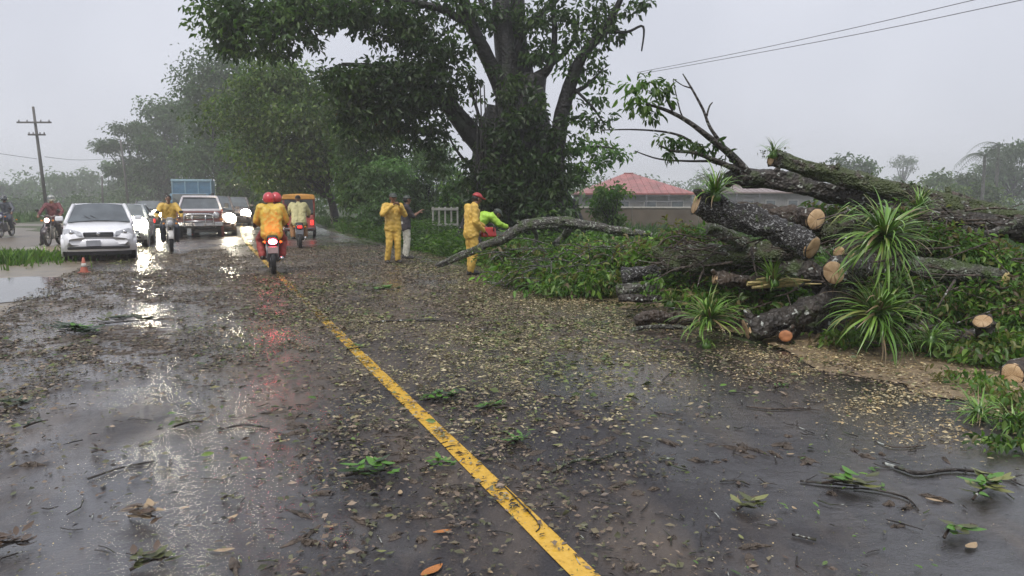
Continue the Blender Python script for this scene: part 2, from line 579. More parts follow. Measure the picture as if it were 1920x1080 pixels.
def road_mat():
    m, nt, n, l, b = nodes_of('wet_asphalt')
    tc = n.new('ShaderNodeTexCoord')
    # aggregate speckle
    n1 = n.new('ShaderNodeTexNoise'); n1.inputs['Scale'].default_value = 85; n1.inputs['Detail'].default_value = 5
    n1.inputs['Roughness'].default_value = 0.7
    l.new(tc.outputs['Object'], n1.inputs['Vector'])
    r1 = n.new('ShaderNodeValToRGB')
    r1.color_ramp.elements[0].position = 0.38; r1.color_ramp.elements[0].color = (0.010, 0.009, 0.010, 1)
    r1.color_ramp.elements[1].position = 0.68; r1.color_ramp.elements[1].color = (0.055, 0.047, 0.050, 1)
    e = r1.color_ramp.elements.new(0.8); e.color = (0.24, 0.20, 0.19, 1)
    l.new(n1.outputs['Fac'], r1.inputs['Fac'])
    # brown silt carried by the rain, in streaks along the road
    mp = n.new('ShaderNodeMapping')
    mp.inputs['Rotation'].default_value = (0, 0, -HEAD)
    mp.inputs['Scale'].default_value = (1.0, 0.30, 1)
    l.new(tc.outputs['Object'], mp.inputs['Vector'])
    n2 = n.new('ShaderNodeTexNoise'); n2.inputs['Scale'].default_value = 1.1; n2.inputs['Detail'].default_value = 9
    n2.inputs['Roughness'].default_value = 0.65
    l.new(mp.outputs['Vector'], n2.inputs['Vector'])
    r2 = n.new('ShaderNodeValToRGB')
    r2.color_ramp.elements[0].position = 0.47
    r2.color_ramp.elements[1].position = 0.70
    l.new(n2.outputs['Fac'], r2.inputs['Fac'])
    du = n.new('ShaderNodeVectorMath'); du.operation = 'DOT_PRODUCT'; du.inputs[1].default_value = tuple(UV_)
    l.new(tc.outputs['Object'], du.inputs[0])
    su = n.new('ShaderNodeMapRange'); su.inputs['From Min'].default_value = 4.0; su.inputs['From Max'].default_value = 10.0
    su.inputs['To Min'].default_value = 0.0; su.inputs['To Max'].default_value = 0.15
    l.new(du.outputs['Value'], su.inputs['Value'])
    n2s = n.new('ShaderNodeMath'); n2s.operation = 'ADD'
    l.new(n2.outputs['Fac'], n2s.inputs[0]); l.new(su.outputs['Result'], n2s.inputs[1])
    l.new(n2s.outputs[0], r2.inputs['Fac'])
    mx = n.new('ShaderNodeMixRGB'); mx.inputs[2].default_value = (0.135, 0.105, 0.080, 1)
    l.new(r2.outputs['Color'], mx.inputs[0]); l.new(r1.outputs['Color'], mx.inputs[1])
    l.new(mx.outputs['Color'], b.inputs['Base Color'])
    # standing water film against wet grain
    n3 = n.new('ShaderNodeTexNoise'); n3.inputs['Scale'].default_value = 0.55; n3.inputs['Detail'].default_value = 6
    n3.inputs['Roughness'].default_value = 0.6
    mp3 = n.new('ShaderNodeMapping'); mp3.inputs['Location'].default_value = (4.2, 1.7, 0)
    l.new(tc.outputs['Object'], mp3.inputs['Vector']); l.new(mp3.outputs['Vector'], n3.inputs['Vector'])
    # water runs off the crown of the road and stands in the lanes either side of it
    dt = n.new('ShaderNodeVectorMath'); dt.operation = 'DOT_PRODUCT'; dt.inputs[1].default_value = tuple(NV_)
    l.new(tc.outputs['Object'], dt.inputs[0])
    ab = n.new('ShaderNodeMath'); ab.operation = 'SUBTRACT'; ab.inputs[1].default_value = ROAD0.dot(NV_)
    l.new(dt.outputs['Value'], ab.inputs[0])
    ab2 = n.new('ShaderNodeMath'); ab2.operation = 'ABSOLUTE'
    l.new(ab.outputs[0], ab2.inputs[0])
    cr = n.new('ShaderNodeMapRange'); cr.inputs['From Min'].default_value = 0.35; cr.inputs['From Max'].default_value = 1.4
    cr.inputs['To Min'].default_value = -0.10; cr.inputs['To Max'].default_value = 0.06
    l.new(ab2.outputs[0], cr.inputs['Value'])
    sm = n.new('ShaderNodeMath'); sm.operation = 'ADD'
    l.new(n3.outputs['Fac'], sm.inputs[0]); l.new(cr.outputs['Result'], sm.inputs[1])
    film = n.new('ShaderNodeMapRange'); film.inputs['From Min'].default_value = 0.42; film.inputs['From Max'].default_value = 0.58
    l.new(sm.outputs[0], film.inputs['Value'])
    rr = n.new('ShaderNodeMapRange'); rr.inputs['To Min'].default_value = 0.42; rr.inputs['To Max'].default_value = 0.16
    l.new(film.outputs['Result'], rr.inputs['Value'])
    l.new(rr.outputs['Result'], b.inputs['Roughness'])
    b.inputs['IOR'].default_value = 1.62
    b.inputs['Coat IOR'].default_value = 1.65
    b.inputs['Coat Roughness'].default_value = 0.21
    l.new(film.outputs['Result'], b.inputs['Coat Weight'])
    b.inputs['Specular IOR Level'].default_value = .42
    # bump: grain where bare, soft ripple where wet
    rip = n.new('ShaderNodeTexNoise'); rip.inputs['Scale'].default_value = 13; rip.inputs['Detail'].default_value = 3
    l.new(tc.outputs['Object'], rip.inputs['Vector'])
    gs = n.new('ShaderNodeMapRange'); gs.inputs['To Min'].default_value = 0.75; gs.inputs['To Max'].default_value = 0.50
    l.new(film.outputs['Result'], gs.inputs['Value'])
    b1 = n.new('ShaderNodeBump'); b1.inputs['Distance'].default_value = 0.006
    l.new(gs.outputs['Result'], b1.inputs['Strength']); l.new(n1.outputs['Fac'], b1.inputs['Height'])
    rs2 = n.new('ShaderNodeTexNoise'); rs2.inputs['Scale'].default_value = 5.5; rs2.inputs['Detail'].default_value = 8; rs2.inputs['Roughness'].default_value = .7
    mp4 = n.new('ShaderNodeMapping'); mp4.inputs['Scale'].default_value = (.8, 1.6, 1)
    l.new(tc.outputs['Object'], mp4.inputs['Vector']); l.new(mp4.outputs['Vector'], rs2.inputs['Vector'])
    b3 = n.new('ShaderNodeBump'); b3.inputs['Distance'].default_value = 0.03; b3.inputs['Strength'].default_value = .20
    l.new(rs2.outputs['Fac'], b3.inputs['Height']); l.new(b1.outputs['Normal'], b3.inputs['Normal'])
    b2 = n.new('ShaderNodeBump'); b2.inputs['Distance'].default_value = 0.012; b2.inputs['Strength'].default_value = 0.42
    l.new(rip.outputs['Fac'], b2.inputs['Height']); l.new(b3.outputs['Normal'], b2.inputs['Normal'])
    l.new(b2.outputs['Normal'], b.inputs['Normal'])
    l.new(b2.outputs['Normal'], b.inputs['Coat Normal'])
    return m
M_ROAD = road_mat()

def line_mat():
    m, nt, n, l, b = nodes_of('worn_yellow_paint')
    tc = n.new('ShaderNodeTexCoord')
    n1 = n.new('ShaderNodeTexNoise'); n1.inputs['Scale'].default_value = 30; n1.inputs['Detail'].default_value = 9
    n1.inputs['Roughness'].default_value = 0.72
    l.new(tc.outputs['Object'], n1.inputs['Vector'])
    r1 = n.new('ShaderNodeValToRGB')
    r1.color_ramp.elements[0].position = 0.33; r1.color_ramp.elements[0].color = (0.10, 0.075, 0.03, 1)
    r1.color_ramp.elements[1].position = 0.42; r1.color_ramp.elements[1].color = (0.62, 0.36, 0.035, 1)
    e = r1.color_ramp.elements.new(0.7); e.color = (0.75, 0.47, 0.08, 1)
    l.new(n1.outputs['Fac'], r1.inputs['Fac'])
    l.new(r1.outputs['Color'], b.inputs['Base Color'])
    b.inputs['Roughness'].default_value = 0.33
    bp = n.new('ShaderNodeBump'); bp.inputs['Strength'].default_value = 0.3; bp.inputs['Distance'].default_value = 0.004
    l.new(n1.outputs['Fac'], bp.inputs['Height']); l.new(bp.outputs['Normal'], b.inputs['Normal'])
    return m
M_LINE = line_mat()

def ground_mat():
    m, nt, n, l, b = nodes_of('grassy_earth')
    tc = n.new('ShaderNodeTexCoord')
    n1 = n.new('ShaderNodeTexNoise'); n1.inputs['Scale'].default_value = 1.3; n1.inputs['Detail'].default_value = 10
    l.new(tc.outputs['Object'], n1.inputs['Vector'])
    r1 = n.new('ShaderNodeValToRGB')
    r1.color_ramp.elements[0].position = 0.35; r1.color_ramp.elements[0].color = (0.075, 0.058, 0.040, 1)
    r1.color_ramp.elements[1].position = 0.52; r1.color_ramp.elements[1].color = (0.055, 0.080, 0.026, 1)
    e = r1.color_ramp.elements.new(0.75); e.color = (0.09, 0.115, 0.045, 1)
    l.new(n1.outputs['Fac'], r1.inputs['Fac'])
    l.new(r1.outputs['Color'], b.inputs['Base Color'])
    b.inputs['Roughness'].default_value = 0.7
    bp = n.new('ShaderNodeBump'); bp.inputs['Strength'].default_value = 0.8; bp.inputs['Distance'].default_value = 0.06
    n2 = n.new('ShaderNodeTexNoise'); n2.inputs['Scale'].default_value = 14; n2.inputs['Detail'].default_value = 8
    l.new(tc.outputs['Object'], n2.inputs['Vector']); l.new(n2.outputs['Fac'], bp.inputs['Height'])
    l.new(bp.outputs['Normal'], b.inputs['Normal'])
    return m
M_GROUND = ground_mat()
M_SAND = mat('wet_sandy_dirt', (0.20, 0.165, 0.12), 0.34, var=0.35, scale=2.6, bump=0.5, bscale=18)
M_PATH = mat('wet_dirt', (0.14, 0.115, 0.085), 0.45, var=0.3, scale=1.5, bump=0.5, bscale=12)
M_PUDDLE = mat('puddle_water', (0.10, 0.10, 0.095), 0.05, var=0.2, scale=1, bump=0.05, bscale=9)
M_SAWDUST = mat('sawdust_earth', (0.21, 0.155, 0.095), 0.6, var=0.6, scale=9, bump=0.8, bscale=45)

M_BLACK = mat('black_rubber', (0.018, 0.018, 0.019), 0.5, bump=0.2, bscale=60)
M_PLASTIC = mat('black_plastic', (0.02, 0.02, 0.021), 0.35)
M_CHROME = mat('chrome', (0.62, 0.62, 0.63), 0.18, metal=1.0, var=0.08)
M_STEEL = mat('grey_steel', (0.25, 0.25, 0.26), 0.4, metal=0.8, dirt=0.5)
M_GLASS = mat('sky_tinted_wet_glass', (0.09, 0.105, 0.115), 0.06, var=0.25, scale=3, spec=0.9)  # grey-blue base colour stands in for the reflected sky
M_LENS = mat('clear_lens', (0.46, 0.47, 0.50), 0.12, var=0.2, scale=14, coat=0.8)
M_WHITE = mat('white_car_paint', (0.84, 0.84, 0.87), 0.22, var=0.04, coat=0.6, dirt=0.10)
M_PLATE = mat('plate_grey', (0.30, 0.31, 0.34), 0.4)
M_LAMP = mat('headlamp_glow', (0.9, 0.9, 0.85), 0.2, var=0.02, emit=(1.0, 0.91, 0.70), estr=70)
M_LAMP_DIM = mat('headlamp_glow_soft', (0.9, 0.85, 0.85), 0.2, var=0.02, emit=(1.0, 0.62, 0.58), estr=2.2)
M_TAIL = mat('tail_lamp_glow', (0.6, 0.02, 0.03), 0.2, var=0.02, emit=(1.0, 0.08, 0.12), estr=60)
M_TAIL_DIM = mat('red_lens', (0.45, 0.02, 0.02), 0.15, var=0.05, emit=(1.0, 0.04, 0.03), estr=1.5)
M_AMBER = mat('amber_lens', (0.7, 0.25, 0.02), 0.2, var=0.05)

# ------------------------------------------------------------------ ground, road, verges
def make_ground():
    rad = np.concatenate([np.linspace(0.5, 40, 90), np.geomspace(41.5, 640, 40)])
    ang = np.linspace(0, 2 * np.pi, 220, endpoint=False)
    X = (rad[:, None] * np.sin(ang)[None]).ravel()
    Y = (rad[:, None] * np.cos(ang)[None]).ravel()
    Z = terrain_z(X, Y)
    V = np.stack([X, Y, Z], 1)
    V = np.vstack([V, [[0, 0, -0.05]]])
    na, nr = len(ang), len(rad)
    i = np.arange(nr - 1)[:, None] * na
    k = np.arange(na)[None]
    k2 = (k + 1) % na
    Fq = np.stack([i + k, i + k2, i + na + k2, i + na + k], -1).reshape(-1, 4)[:, ::-1]
    me = np_mesh('ground', V, Fq, M_GROUND, smooth=True)
    o = np_obj('ground', me)
    tag(o, kind='structure')
    core = MB()
    core.add([(0, 0, -0.05)] + [(0.5 * math.sin(a), 0.5 * math.cos(a), -0.05) for a in ang], [(0, 1 + (j + 1) % na, 1 + j) for j in range(na)])
    return o
make_ground()

def strip(name, t0, t1, z, m, s0=-25, s1=230, step=1.0, wob=(0, 0), seed=0, label=None):
    rr = random.Random(seed)
    mb = MB()
    n = int((s1 - s0) / step)
    vs = []
    for k in range(n + 1):
        s = s0 + (s1 - s0) * k / n
        a = t0 + (float(vnoise(s * 0.7, 1.5, seed)) - .5) * 2 * wob[0] + (float(vnoise(s * 3.1, 1.5, seed + 4)) - .5) * wob[0]
        b = t1 + (float(vnoise(s * 0.7, 9.5, seed)) - .5) * 2 * wob[1] + (float(vnoise(s * 3.1, 5.5, seed + 4)) - .5) * wob[1]
        vs += [road_pt(s, a, z), road_pt(s, b, z)]
    mb.add(vs, [(2 * k, 2 * k + 1, 2 * k + 3, 2 * k + 2) for k in range(n)])
    o = mb.build(name, m, smooth=False)
    return tag(o, label, kind='structure')

strip('road', -4.15, 4.15, 0.0, M_ROAD, wob=(0.12, 0.15), seed=3)
strip('road_line', -0.058, 0.058, 0.005, M_LINE, s0=-5, s1=140, step=0.08, wob=(0.011, 0.011), seed=8)
strip('sandy_shoulder', -6.6, -4.0, 0.006, M_SAND, s0=5, s1=40, step=0.5, wob=(0.7, 0.25), seed=13)
strip('dirt_path', -15.5, -6.3, -0.012, M_PATH, s0=14, s1=60, step=0.6, wob=(1.4, 0.5), seed=17)
strip('sawdust_ground', 4.2, 7.2, 0.010, M_SAWDUST, s0=2.5, s1=11, step=0.2, wob=(0.7, 0.5), seed=23)

def blob_sheet(name, c, rx, ry, rot, z, m, seed, n=48):
    mb = MB()
    vs = [Vector((c[0], c[1], z))]
    for k in range(n):
        a = 2 * math.pi * k / n
        q = 0.75 + 0.5 * float(fbm(math.cos(a) * 1.6 + 5, math.sin(a) * 1.6 + 5, seed))
        x, y = rx * q * math.cos(a), ry * q * math.sin(a)
        vs.append(Vector((c[0] + x * math.cos(rot) - y * math.sin(rot), c[1] + x * math.sin(rot) + y * math.cos(rot), z)))
    mb.add(vs, [(0, 1 + k, 1 + (k + 1) % n) for k in range(n)])
    return tag(mb.build(name, m, smooth=False), kind='structure')
pc = G(-10, 545)
blob_sheet('puddle', (pc.x - .4, pc.y), 1.5, 2.3, HEAD, 0.016, M_PUDDLE, 5)

# ------------------------------------------------------------------ leaves
def leaf_arrays(pos, axis, nrm, ln, wd, col, fold=0.12, droop=0.15, hi=False):
    n = len(pos)
    axis = axis / np.maximum(np.linalg.norm(axis, axis=1, keepdims=True), 1e-6)
    side = np.cross(axis, nrm)
    side /= np.maximum(np.linalg.norm(side, axis=1, keepdims=True), 1e-6)
    up = np.cross(side, axis)
    ln, wd = ln[:, None], wd[:, None]
    if not hi:
        v = np.empty((n, 4, 3))
        v[:, 0] = pos
        v[:, 1] = pos + axis * ln * .5 + side * wd * .5 + up * ln * fold
        v[:, 2] = pos + axis * ln - up * ln * droop
        v[:, 3] = pos + axis * ln * .5 - side * wd * .5 + up * ln * fold
        f = np.array([[0, 1, 2], [0, 2, 3]])
    else:
        v = np.empty((n, 7, 3))
        v[:, 0] = pos
        v[:, 1] = pos + axis * ln * .3 + side * wd * .42 + up * ln * fold
        v[:, 2] = pos + axis * ln * .68 + side * wd * .36 + up * ln * fold * .6
        v[:, 3] = pos + axis * ln - up * ln * droop
        v[:, 4] = pos + axis * ln * .68 - side * wd * .36 + up * ln * fold * .6
        v[:, 5] = pos + axis * ln * .3 - side * wd * .42 + up * ln * fold
        v[:, 6] = pos + axis * ln * .5
        f = np.array([[0, 1, 6], [1, 2, 6], [2, 3, 6], [3, 4, 6], [4, 5, 6], [5, 0, 6]])
    k = v.shape[1]
    Fq = (np.arange(n)[:, None, None] * k + f[None]).reshape(-1, 3)
    C = np.repeat(col, k, axis=0)
    return v.reshape(-1, 3), Fq, C

def crown_leaves(clusters, rg, leaf, cols, per=38, spread=0.30, wr=0.5, droop_bias=0.45, hi=False):
    """clusters: (centre, (rx,ry,rz), n_leaves[, tone]). Leaves sit in sprays spread through each cluster's volume."""
    A = [[], [], [], [], [], []]
    cols = np.array(cols)
    for cl in clusters:
        c, r, n = np.array(cl[0]), np.array(cl[1]), int(cl[2])
        tone = cl[3] if len(cl) > 3 else 1.0
        m = max(2, n // per)
        d = rg.normal(size=(m, 3))
        d /= np.linalg.norm(d, axis=1, keepdims=True)
        q = rg.random(m) ** 0.45
        cc = c + d * q[:, None] * r
        which = rg.integers(0, m, n)
        sig = spread * r.mean() * np.array([1, 1, 0.55])
        off = rg.normal(size=(n, 3)) * sig
        pos = cc[which] + off
        ax = off / (np.linalg.norm(off, axis=1, keepdims=True) + 1e-6) * 0.6 + rg.normal(size=(n, 3)) * 0.5
        ax[:, 2] -= droop_bias
        nr = rg.normal(size=(n, 3)) * 0.55
        nr[:, 2] += 0.9
        ln = leaf * (0.65 + 0.7 * rg.random(n))
        ct = (0.75 + 0.5 * rg.random(m))[which]
        ci = rg.integers(0, len(cols), m)[which]
        col = cols[ci] * (ct * (0.8 + 0.4 * rg.random(n)) * tone)[:, None]
        for a, b in zip(A, (pos, ax, nr, ln, ln * wr * (0.8 + .4 * rg.random(n)), col)):
            a.append(b)
    A = [np.concatenate(a) for a in A]
    return leaf_arrays(*A, hi=hi)

GREENS = [(0.050, 0.108, 0.022), (0.072, 0.138, 0.030), (0.105, 0.168, 0.040)]
DARKG = [(0.022, 0.045, 0.018), (0.030, 0.058, 0.020), (0.042, 0.072, 0.024)]
OLIVE = [(0.078, 0.132, 0.024), (0.115, 0.165, 0.034), (0.056, 0.105, 0.026)]
BRIGHT = [(0.100, 0.205, 0.026), (0.140, 0.235, 0.040), (0.080, 0.160, 0.032)]
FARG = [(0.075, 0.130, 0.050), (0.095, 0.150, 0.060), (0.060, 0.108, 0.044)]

# ---- the big tree above the workers
BD = 25.0
def bigtree():
    rg = np.random.default_rng(11)
    base = P(980, 400, BD)
    root = empty('giant_tree', (base.x, BD, tz(base.x, BD)), 0,
                 'giant many-stemmed dark tree standing behind the workers, crown filling the top of the view', 'tree')
    o0 = Vector(root.location)
    def q(px, py, dd=0.0): return P(px, py, BD + dd) - o0
    def w(px): return msize(px, BD) / 2
    tr = MB()
    gz = -0.1
    def dn(px, dd): v = q(px, 400, dd); v.z = gz; return v
    stems = [
        ([dn(900, -.4), q(922, 330, -.3), q(948, 230), q(950, 130), q(940, 20), q(930, -140, .5)], [w(70), w(56), w(48), w(40), w(34), w(18)]),
        ([dn(965, -.8), q(970, 330, -.6), q(985, 260, -.3), q(995, 190), q(1004, 140)], [w(110), w(92), w(74), w(56), w(42)]),
        ([dn(1010, -.2), q(1015, 320), q(1010, 240, .3), q(985, 150, .6), q(970, 40, .9), q(975, -130, 1.2)], [w(90), w(64), w(48), w(38), w(30), w(14)]),
        ([dn(1048, -.6), q(1040, 330, -.6), q(1046, 260, -.7), q(1062, 180, -.9), q(1092, 105, -1.2), q(1135, 55, -1.5), q(1168, -10, -1.8)], [w(56), w(40), w(30), w(25), w(19), w(14), w(8)]),
        ([dn(930, .3), q(915, 310, .4), q(935, 200, .3)], [w(80), w(66), w(44)]),
    ]
    for k, (p, r) in enumerate(stems):
        tr.tube(p, r, 14, rough=0.07, smooth=5, seed=k)
    for k, (px, a) in enumerate(((890, 2.6), (930, 3.6), (985, 4.5), (1040, 5.3), (1070, 6.0))):
        b0 = dn(px, -.4)
        e = b0 + Vector((math.cos(a) * 1.0, -abs(math.sin(a)) * 1.0, 0))
        tr.tube([b0 + Vector((0, 0.2, 1.5)), b0.lerp(e, .4) + Vector((0, 0, .5)), e], [.2, .22, .06], 8, smooth=3, seed=k)
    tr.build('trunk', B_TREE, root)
    limbs = [
        ([q(925, 300, -.3), q(880, 248, -.8), q(838, 198, -1.2), q(800, 158, -1.5), q(735, 130, -1.8), q(640, 120, -2)], [w(44), w(34), w(26), w(20), w(13), w(5)]),
        ([q(905, 262, -.5), q(860, 205, -1.4), q(825, 178, -1.7), q(770, 190, -2)], [w(18), w(13), w(9), w(4)]),
        ([q(945, 180), q(912, 105, -.5), q(882, 45, -.9), q(862, -30, -1.2), q(830, -120, -1.5)], [w(32), w(27), w(23), w(18), w(9)]),
        ([q(885, 50, -.9), q(820, 15, -1.4), q(720, 0, -1.9), q(600, 15, -2.4), q(480, 25, -2.8)], [w(16), w(13), w(10), w(7), w(3)]),
        ([q(850, -10, -1.1), q(740, -60, -1.6), q(620, -70, -2), q(480, -40, -2.5)], [w(14), w(11), w(8), w(3)]),
        ([q(1004, 150), q(1034, 118, -.3), q(1040, 50, -.5), q(1034, -60, -.6)], [w(26), w(13), w(10), w(5)]),
        ([q(1034, 120, -.3), q(1060, 98, -.6), q(1080, 66, -.8), q(1085, 20, -1)], [w(11), w(9), w(7), w(4)]),
        ([q(960, 120, .3), q(990, 50, .2), q(1040, 5, .1), q(1080, -40, 0)], [w(14), w(11), w(8), w(4)]),
        ([q(942, 60), q(905, 10, .3), q(890, -60, .6)], [w(16), w(12), w(6)]),
        ([q(1062, 180, -.9), q(1100, 160, -1), q(1130, 130, -1.2)], [w(10), w(7), w(3)]),
        ([q(1130, 58, -1.5), q(1175, 60, -1.6), q(1206, 50, -1.6), q(1203, 96, -1.6)], [w(7), w(5), w(4), w(2.5)]),
        ([q(1046, 290, -.7), q(1085, 280, -1), q(1120, 275, -1.2), q(1160, 280, -1.4)], [w(9), w(7), w(5), w(3)]),
        ([q(1070, 160, -.9), q(1110, 200, -1.1), q(1135, 235, -1.1)], [w(6), w(5), w(2)]),
        ([q(905, 240, -.3), q(880, 160, -.2), q(865, 120, -.1)], [w(7), w(5), w(2)]),
        ([q(900, 330, -.3), q(862, 290, -.6), q(838, 250, -.7)], [w(7), w(5), w(2)]),
    ]
    for k, (p, r) in enumerate(limbs):
        mb = MB()
        mb.tube(p, r, 10, rough=0.06, smooth=5, seed=30 + k)
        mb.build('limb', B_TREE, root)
    def C(px, py, rx, ry, n, tone=1.0, dd=-1.5, rd=None):
        c = q(px, py, dd)
        return (c, (msize(rx, BD), rd or max(.8, msize((rx + ry) / 2, BD)), msize(ry, BD)), n, tone)
    cl = [C(420, 25, 60, 50, 1100, .9, -2.5), C(490, 45, 70, 52, 1700, .95, -2.6), C(560, 20, 60, 44, 1300, 1.1, -2.4), C(430, 75, 40, 30, 500, .8, -2.5),
          C(520, 88, 44, 18, 260, .8, -2.5), C(578, 76, 20, 30, 170, .7, -2.3), C(640, 22, 60, 30, 800, 1.0, -2.1), C(650, 52, 40, 14, 90, .8),
          C(710, 28, 60, 36, 1000, .8, -1.9), C(700, 70, 40, 18, 90, .9), C(770, 40, 56, 46, 1100, .65, -1.6), C(800, 95, 50, 50, 1000, .6, -1.5), C(745, 75, 30, 34, 160, .65),
          C(860, 20, 46, 34, 400, .8, -1), C(860, 95, 30, 46, 300, .7), C(910, 20, 40, 40, 300, .85, -.5), C(960, 30, 40, 40, 380, .8, 0), C(1000, 60, 30, 46, 420, .95, .2),
          C(1010, 110, 34, 24, 300, 1.0, 0), C(1060, 20, 50, 40, 700, .8, -.8), C(1110, 45, 50, 40, 900, .8, -1.3), C(1085, 90, 46, 36, 650, 1.05, -1.2),
          C(1180, 15, 30, 26, 260, .8, -1.8), C(1150, 40, 24, 34, 260, .8, -1.6), C(1100, 135, 46, 34, 420, 1.2, -1.2), C(1110, 195, 44, 40, 330, 1.1, -1.1), C(1140, 230, 30, 30, 150, .9, -1.1),
          C(1080, 225, 30, 50, 150, .9, -.9), C(1125, 285, 48, 30, 800, 1.7, -1.4), C(1082, 285, 26, 34, 360, 1.2, -1.1), C(1080, 330, 24, 20, 200, 1.0, -1),
          C(660, 165, 60, 44, 1500, .75, -2), C(720, 185, 62, 56, 1900, .55, -2), C(780, 175, 56, 52, 1700, .5, -1.8), C(740, 135, 66, 20, 700, .6, -1.8), C(680, 225, 50, 34, 800, .7, -1.8),
          C(760, 235, 46, 24, 460, .7, -1.6), C(825, 150, 34, 46, 500, .6, -1.5), C(835, 235, 26, 22, 170, .7, -1.2), C(790, 265, 40, 22, 200, .7, -1.4),
          C(880, 165, 26, 44, 190, .85, -.4), C(895, 235, 16, 40, 120, .7, -.6), C(845, 300, 34, 34, 230, .7, -.6), C(880, 340, 22, 40, 330, .6, -.7),
          C(960, 180, 26, 60, 330, .6, -1), C(1010, 235, 34, 36, 360, .6, -1.4), C(960, 300, 60, 60, 900, .5, -1.6), C(1000, 340, 62, 46, 800, .55, -1.8), C(1015, 390, 56, 34, 1100, .8, -2),
          C(950, 380, 46, 40, 800, .55, -1.9), C(1045, 320, 24, 60, 300, .6, -1.3), C(920, 390, 30, 24, 400, .6, -1.5),
          # the crown goes on above the picture
          C(450, -50, 90, 50, 800, .9, -2), C(620, -70, 120, 60, 1300, .9, -1), C(800, -90, 130, 60, 1300, .9, 0), C(980, -110, 130, 60, 1200, .9, .5), C(1130, -70, 90, 60, 700, .9, -1),
          C(800, -60, 140, 60, 1100, .85, 3), C(600, -20, 120, 60, 800, .8, 2)]
    cl = [(c[0], c[1], c[2] * (.85 if k < len(cl) - 8 else .6) * (.5 if c[0].x > .9 and c[0].z > 2.3 else 1), c[3] * 1.2) for k, c in enumerate(cl)]
    cl += [C(px, py, 22, 26, n_, .7, -1.9, .5) for px, py, n_ in ((930, 340, 300), (960, 260, 160), (985, 300, 260), (1015, 300, 240), (1035, 350, 260), (955, 210, 120), (1000, 190, 90), (905, 370, 220), (1048, 240, 90), (975, 370, 320), (940, 150, 70))]
    V, Fq, Cc = crown_leaves(cl, rg, 0.215, [(0.036, 0.075, 0.020), (0.050, 0.098, 0.024), (0.075, 0.125, 0.030)], per=20, spread=0.19, wr=.46, hi=False)
    np_obj('crown', np_mesh('crown', V, Fq, M_LEAF, Cc), root)
    # hanging vines on the stems
    vm = MB()
    rr = random.Random(4)
    for k in range(26):
        px = rr.uniform(890, 1065); y0 = rr.uniform(150, 300); y1 = rr.uniform(320, 400)
        vm.tube([q(px, y0, -1.2), q(px + rr.uniform(-6, 6), (y0 + y1) / 2, -1.6), q(px + rr.uniform(-4, 4), y1, -1.7)], [.02, .025, .015], 5, smooth=3)
    vm.build('hanging_vines', B_TREE, root)
bigtree()

# ---- ordinary trees
def tree(name, label, px, D, top, wpx, base_crown, n, leaf, cols, seed, trunk_w=None, group=None, cat='tree', lean=0, nb=12, flat=1.0, tone=1.0, bark=None, trunk_px=None, spread=.3):
    """px centre of the crown; top / base_crown picture rows of crown top and bottom at distance D"""
    rg = np.random.default_rng(seed)
    tp = P(trunk_px if trunk_px is not None else px, 372, D)
    gz = tz(tp.x, D)
    root = empty(name, (tp.x, D, gz), 0, label, cat, group)
    o0 = Vector(root.location)
    zt = P(px, top, D).z
    zb = max(P(px, base_crown, D).z, gz + 0.1)
    cx = P(px, 372, D).x - tp.x
    H = zt - gz
    W = msize(wpx, D)
    tw = trunk_w or max(0.12, H * 0.028)
    cl, limbs = [], []
    zc, hz = (zt + zb) / 2 - gz, (zt - zb) / 2
    for k in range(nb):
        a = rg.uniform(0, 2 * np.pi)
        u = rg.uniform(-0.85, 0.8)
        rr = math.sqrt(max(0.05, 1 - (abs(u) ** 1.6))) * rg.uniform(.35, .80)
        c = Vector((cx + lean * u + math.cos(a) * rr * W / 2, math.sin(a) * rr * W / 2 * .9, zc + u * hz * .95))
        s = rg.uniform(.30, .46)
        r3 = (s * W / 2 * 1.15, s * W / 2 * 1.1, min(s * W / 2 * .85, hz * .5) * flat)
        c.z = min(c.z, H - r3[2] * .85)
        cl.append((c, r3, n / nb, tone * rg.uniform(.65, 1.35)))
        limbs.append(c)
    mb = MB()
    fork = Vector((cx * .3, 0, max(H * .28, (zb - gz) * .9)))
    mb.tube([(0, 0, -0.15), (cx * .1, 0, fork.z * .5), fork, Vector((cx * .8, 0, zc))], [tw * 1.25, tw, tw * .85, tw * .35], 9, smooth=3, rough=.05, seed=seed)
    for c in limbs:
        md = fork.lerp(c, .5) + Vector((0, 0, -.06 * H * rg.random()))
        mb.tube([fork - Vector((0, 0, .1 * H * rg.random())), md, c], [tw * .5, tw * .3, tw * .08], 6, smooth=3, seed=seed)
    mb.build('trunk', bark or B_TREE, root)
    V, Fq, Cc = crown_leaves(cl, rg, leaf, cols, per=22, spread=spread)
    np_obj('crown', np_mesh('crown', V, Fq, M_LEAF, Cc), root)
    return root

tree('roadside_tree', 'olive green tree with dense drooping crown beyond the three-wheeled taxi', 560, 42, 112, 290, 380, 34000, .25, OLIVE, 21, trunk_w=.22, nb=30, trunk_px=630, tone=1.1, spread=.27)
tree('roadside_tree', 'dark green tree filling the gap between the olive crown and the giant trunk', 690, 36, 215, 150, 385, 11000, .22, GREENS, 22, nb=16, tone=.9)
tree('roadside_tree', 'tall hazy blue-green tree beyond the blue truck, left of the olive tree', 425, 84, 92, 205, 350, 22000, .42, FARG, 23, nb=24, trunk_w=.35, trunk_px=410, spread=.33)
tree('roadside_tree', 'hazy grey-green tree over the road left of the sky gap', 325, 110, 165, 130, 350, 11000, .5, FARG, 24, nb=12, trunk_px=335)
tree('roadside_tree', 'flat-topped hazy tree right behind the dark slanting pole', 245, 120, 222, 120, 345, 6500, .5, FARG, 25, nb=11, flat=.6, lean=.6, trunk_px=262)
tree('roadside_tree', 'hazy tree with low crown at the road end below the sky gap', 300, 110, 285, 110, 372, 6000, .6, FARG, 26, nb=9)
